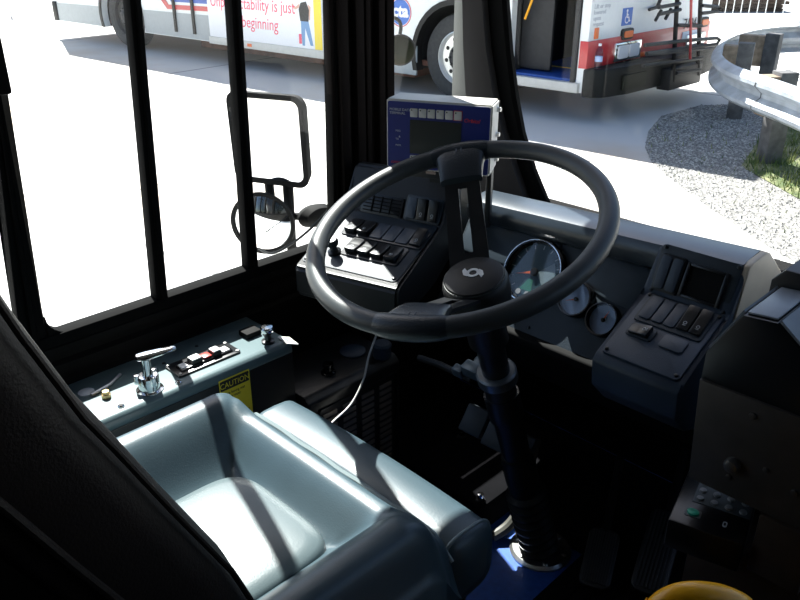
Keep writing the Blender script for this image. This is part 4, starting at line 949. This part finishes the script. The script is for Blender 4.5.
# ================================================================== GUARDRAIL, BARRIER, PLANKS, GRAVEL, GRASS
gr_ = thing('guardrail', 'galvanised corrugated guardrail bending round on weathered timber posts', 'guardrail', (-2.9, 7.3, GZ))
path = smooth_path([(.2, 4.3, .1), (-.9, 5.3, .1), (-2.15, 6.42, .1), (-2.60, 6.78, .1), (-2.98, 7.12, .1), (-3.30, 7.58, .1), (-3.55, 8.12, .1), (-3.76, 8.75, .1), (-3.87, 9.37, .1), (-3.86, 10.0, .1), (-3.65, 10.55, .1), (-3.1, 11.1, .1), (-2.2, 11.6, .1), (0, 12.4, .1)], 6)
wp = [(0, 0), (.035, -.018), (.075, -.045), (.080, -.075), (.040, -.110), (.010, -.135), (.010, -.170), (.040, -.195), (.080, -.230), (.075, -.260), (.035, -.287), (0, -.305)]
secs = []
for i, p in enumerate(path):
    t = (path[min(i+1, len(path)-1)]-path[max(i-1, 0)]); t.z = 0; t.normalize(); nn = V((t.y, -t.x, 0))*-1   # outwards
    secs.append([p+nn*d+V((0, 0, h)) for d, h in wp]+[p+nn*(d-.004)+V((0, 0, h)) for d, h in wp[::-1]])
bb = B(); bb.loft(secs, True, True); obj('rail', bb, M['galv'], gr_)
def jl(i):
    p = path[i]; t = (path[i+1]-path[i-1]).normalized(); nn = V((t.y, -t.x, 0))*-1; return p, t, nn
bb = B()
for i in (17,):
    p, t, nn = jl(i)
    bb.sweep([[p+t*o+nn*(d+.003)+V((0, 0, h)) for d, h in wp] for o in (-.006, .006)])
obj('splice', bb, M['ink'], gr_)
for (x, y), blk in (((-2.45, 6.90), True), ((-3.40, 8.36), True), ((-3.50, 9.3), True), ((-1.0, 5.65), True), ((-3.1, 10.5), True)):
    i = min(range(len(path)), key=lambda k: (path[k].x-x)**2+(path[k].y-y)**2)
    if i in (0, len(path)-1): continue
    p, t, nn = jl(i); c0 = V((x, y, 0))
    f_ = Fr(c0, t, nn)
    bb = B(); bb.box(f_, -.075, .075, -.075, .075, GZ, .13, .006); obj('post', bb, M['post'], gr_, 'weathered timber post')
    bb = B(); dd = max(.09, (p-c0).dot(nn)-.012); bb.box(f_, -.07, .07, .076, dd, -.22, .10, .005); obj('spacer_block', bb, M['wood'], gr_, 'brown timber block')

def barrier(A, Bq, nb, label):
    A, Bq = V((*A, GZ)), V((*Bq, GZ)); L = (Bq-A).length; f_ = Fr(A, Bq-A, (0, 0, 1))
    t = thing('crowd_barrier', label, 'barrier', (A+Bq)/2)
    pts = [(0, .0), (0, .95)]+[(.12-.12*cos(rad(a)), .95+.12*sin(rad(a))) for a in (22, 45, 68)]+[(.12, 1.07), (L-.12, 1.07)]+[(L-.12+.12*sin(rad(a)), .95+.12*cos(rad(a))) for a in (22, 45, 68)]+[(L, .95), (L, .0)]
    bb = B(); bb.tube([f_(a, b_) for a, b_ in pts], .019, 8); bb.tube([f_(0, .18), f_(L, .18)], .016, 8)
    for d in (.05, L-.05): bb.tube([f_(d, .012, -.3), f_(d, .10), f_(d, .012, .3)], .015, 8)
    obj('frame', bb, M['barrier'], t)
    for k in range(nb):
        d = L*(k+1)/(nb+1); bb = B(); bb.tube([f_(d, .18), f_(d, 1.07)], .0065, 6); obj('bar', bb, M['barrier'], t)
barrier((-6.1, 12.1), (-3.92, 11.15), 15, 'galvanised crowd barrier behind the guardrail, beside the bus front')
barrier((-21.6, 7.3), (-18.9, 6.9), 14, 'galvanised crowd barrier far left near the bus tail')
pz = GZ
for k in range(4):
    c0 = V((-8.5+.05*k, 19.4-.04*k, 0)); d = V((1.35, 1.3, 0)).normalized(); L = (1.15, 1.1, 1.2, 1.05)[k]
    f_ = Fr((c0.x, c0.y, pz+.085*k), d, V((-d.y, d.x, 0)))
    bb = B(); bb.box(f_, -L, L, -.35, .35, 0, .07, .006)
    if k < 3: bb.box(f_, -L*.8, -L*.7, -.3, .3, .07, .085); bb.box(f_, L*.7, L*.8, -.3, .3, .07, .085)
    tag(obj('timber_board', bb, M['darkwood'], base=f_.o), ('bottom dark board of the low timber stack beyond the barrier', 'second dark board from the ground in the timber stack', 'third dark board from the ground in the timber stack', 'topmost dark board of the low timber stack beyond the barrier')[k], 'board', 'stacked boards beyond the barrier')

# gravel bed and stones (uncountable)
gv = [(-3.98, 7.9), (-3.74, 7.2), (-3.45, 6.62), (-3.15, 6.2), (-2.78, 5.85), (-2.4, 5.52), (-1.75, 5.02), (-1.3, 4.72), (-.4, 4.2), (.4, 3.9), (.6, 6.2), (-1.4, 7.2), (-2.2, 7.9), (-2.9, 8.8), (-3.3, 9.6), (-3.95, 8.7)]
def inside(p, poly):
    x, y = p; r = False
    for i in range(len(poly)):
        (xa, ya), (xb, yb) = poly[i], poly[i-1]
        if (ya > y) != (yb > y) and x < (xb-xa)*(y-ya)/(yb-ya)+xa: r = not r
    return r
bb = B(); bb.prism([(x, y, GZ-.02) for x, y in gv], (0, 0, .024)); o = obj('gravel_bed', bb, M['gravelbed'], base=(0, 0, 0)); o['kind'] = 'structure'
gs = [(-2.55, 6.6), (-1.5, 5.75), (.5, 5.2), (.6, 9.0), (-2.2, 9.6), (-3.0, 8.4), (-2.75, 7.35)]
bb = B(); n = 0
while n < 14000:
    x, y = random.uniform(-4.1, .2), random.uniform(4.1, 9.6)
    if not inside((x, y), gv) or (inside((x, y), gs) and random.random() < .85): continue
    r = random.uniform(.007, .020); a = random.uniform(0, PI); c, s_ = cos(a)*r, sin(a)*r; z = GZ+.004
    sq = random.uniform(.6, 1.0)
    v = [bb.bm.verts.new(q) for q in ((x+c, y+s_, z), (x-s_*sq, y+c*sq, z), (x-c, y-s_, z), (x+s_*sq, y-c*sq, z), (x+random.uniform(-.3, .3)*r, y+random.uniform(-.3, .3)*r, z+r*random.uniform(.3, .8)))]
    for k in range(4): bb.bm.faces.new((v[k], v[(k+1) % 4], v[4]))
    n += 1
o = obj('gravel', bb, M['gravel'], base=(-2.5, 6.5, GZ)); tag(o, 'loose grey and white gravel at the foot of the guardrail', 'gravel', kind='stuff')
bb = B(); bb.prism([(x, y, GZ-.01) for x, y in gs], (0, 0, .02)); o = obj('grass_soil', bb, M['soil'], base=(0, 0, 0)); o['kind'] = 'structure'
bb = B(); n = 0
while n < 9000:
    x, y = random.uniform(-3.9, .6), random.uniform(4.4, 9.6)
    ins = inside((x, y), gs)
    if not ins and not (inside((x, y), gv) and random.random() < .05): continue
    if y > 9.0 and random.random() < .5: continue
    h = random.uniform(.04, .13) if ins else random.uniform(.03, .06); a = random.uniform(0, 2*PI); w = .006; lx, ly = random.uniform(-.05, .05), random.uniform(-.05, .05)
    p = [V((x+w*cos(a), y+w*sin(a), GZ)), V((x-w*cos(a), y-w*sin(a), GZ)), V((x+lx, y+ly, GZ+h))]
    bb.face(p); n += 1
o = obj('grass', bb, M['grass'], base=(-2, 7, GZ)); tag(o, 'patch of green grass growing behind the guardrail posts', 'grass', kind='stuff')

# ================================================================== LIGHT, CAMERA
EL = rad(52); saz = V((-.938, .347, 0)).normalized(); sd = saz*cos(EL)+V((0, 0, sin(EL)))
sl = bpy.data.lights.new('sun', 'SUN'); sl.energy = 19; sl.angle = rad(.55); sl.color = (1, .98, .94)
so = bpy.data.objects.new('sun', sl); COL.objects.link(so); so.rotation_euler = sd.to_track_quat('Z', 'Y').to_euler(); so.location = sd*30
wd = bpy.data.worlds.new('World'); sc.world = wd; wd.use_nodes = True
nt = wd.node_tree; bg = nt.nodes['Background']; sk = nt.nodes.new('ShaderNodeTexSky'); sk.sky_type = 'NISHITA'; sk.sun_disc = False
sk.sun_elevation = EL; sk.sun_rotation = math.atan2(saz.x, saz.y); sk.air_density = 1.0; sk.dust_density = 1.5
nt.links.new(sk.outputs[0], bg.inputs['Color']); bg.inputs['Strength'].default_value = .24

cd = bpy.data.cameras.new('camera'); cam = bpy.data.objects.new('camera', cd); COL.objects.link(cam)
cam.location = (0, 0, 1.22); cam.rotation_euler = (rad(64.5), 0, rad(45)); cd.sensor_width = 36; cd.lens = 36*790/800; cd.clip_start = .02; cd.clip_end = 300
sc.camera = cam
sc.view_settings.view_transform = 'Standard'; sc.view_settings.look = 'None'; sc.view_settings.exposure = 0; sc.view_settings.gamma = 1; sc.view_settings.use_curve_mapping = False
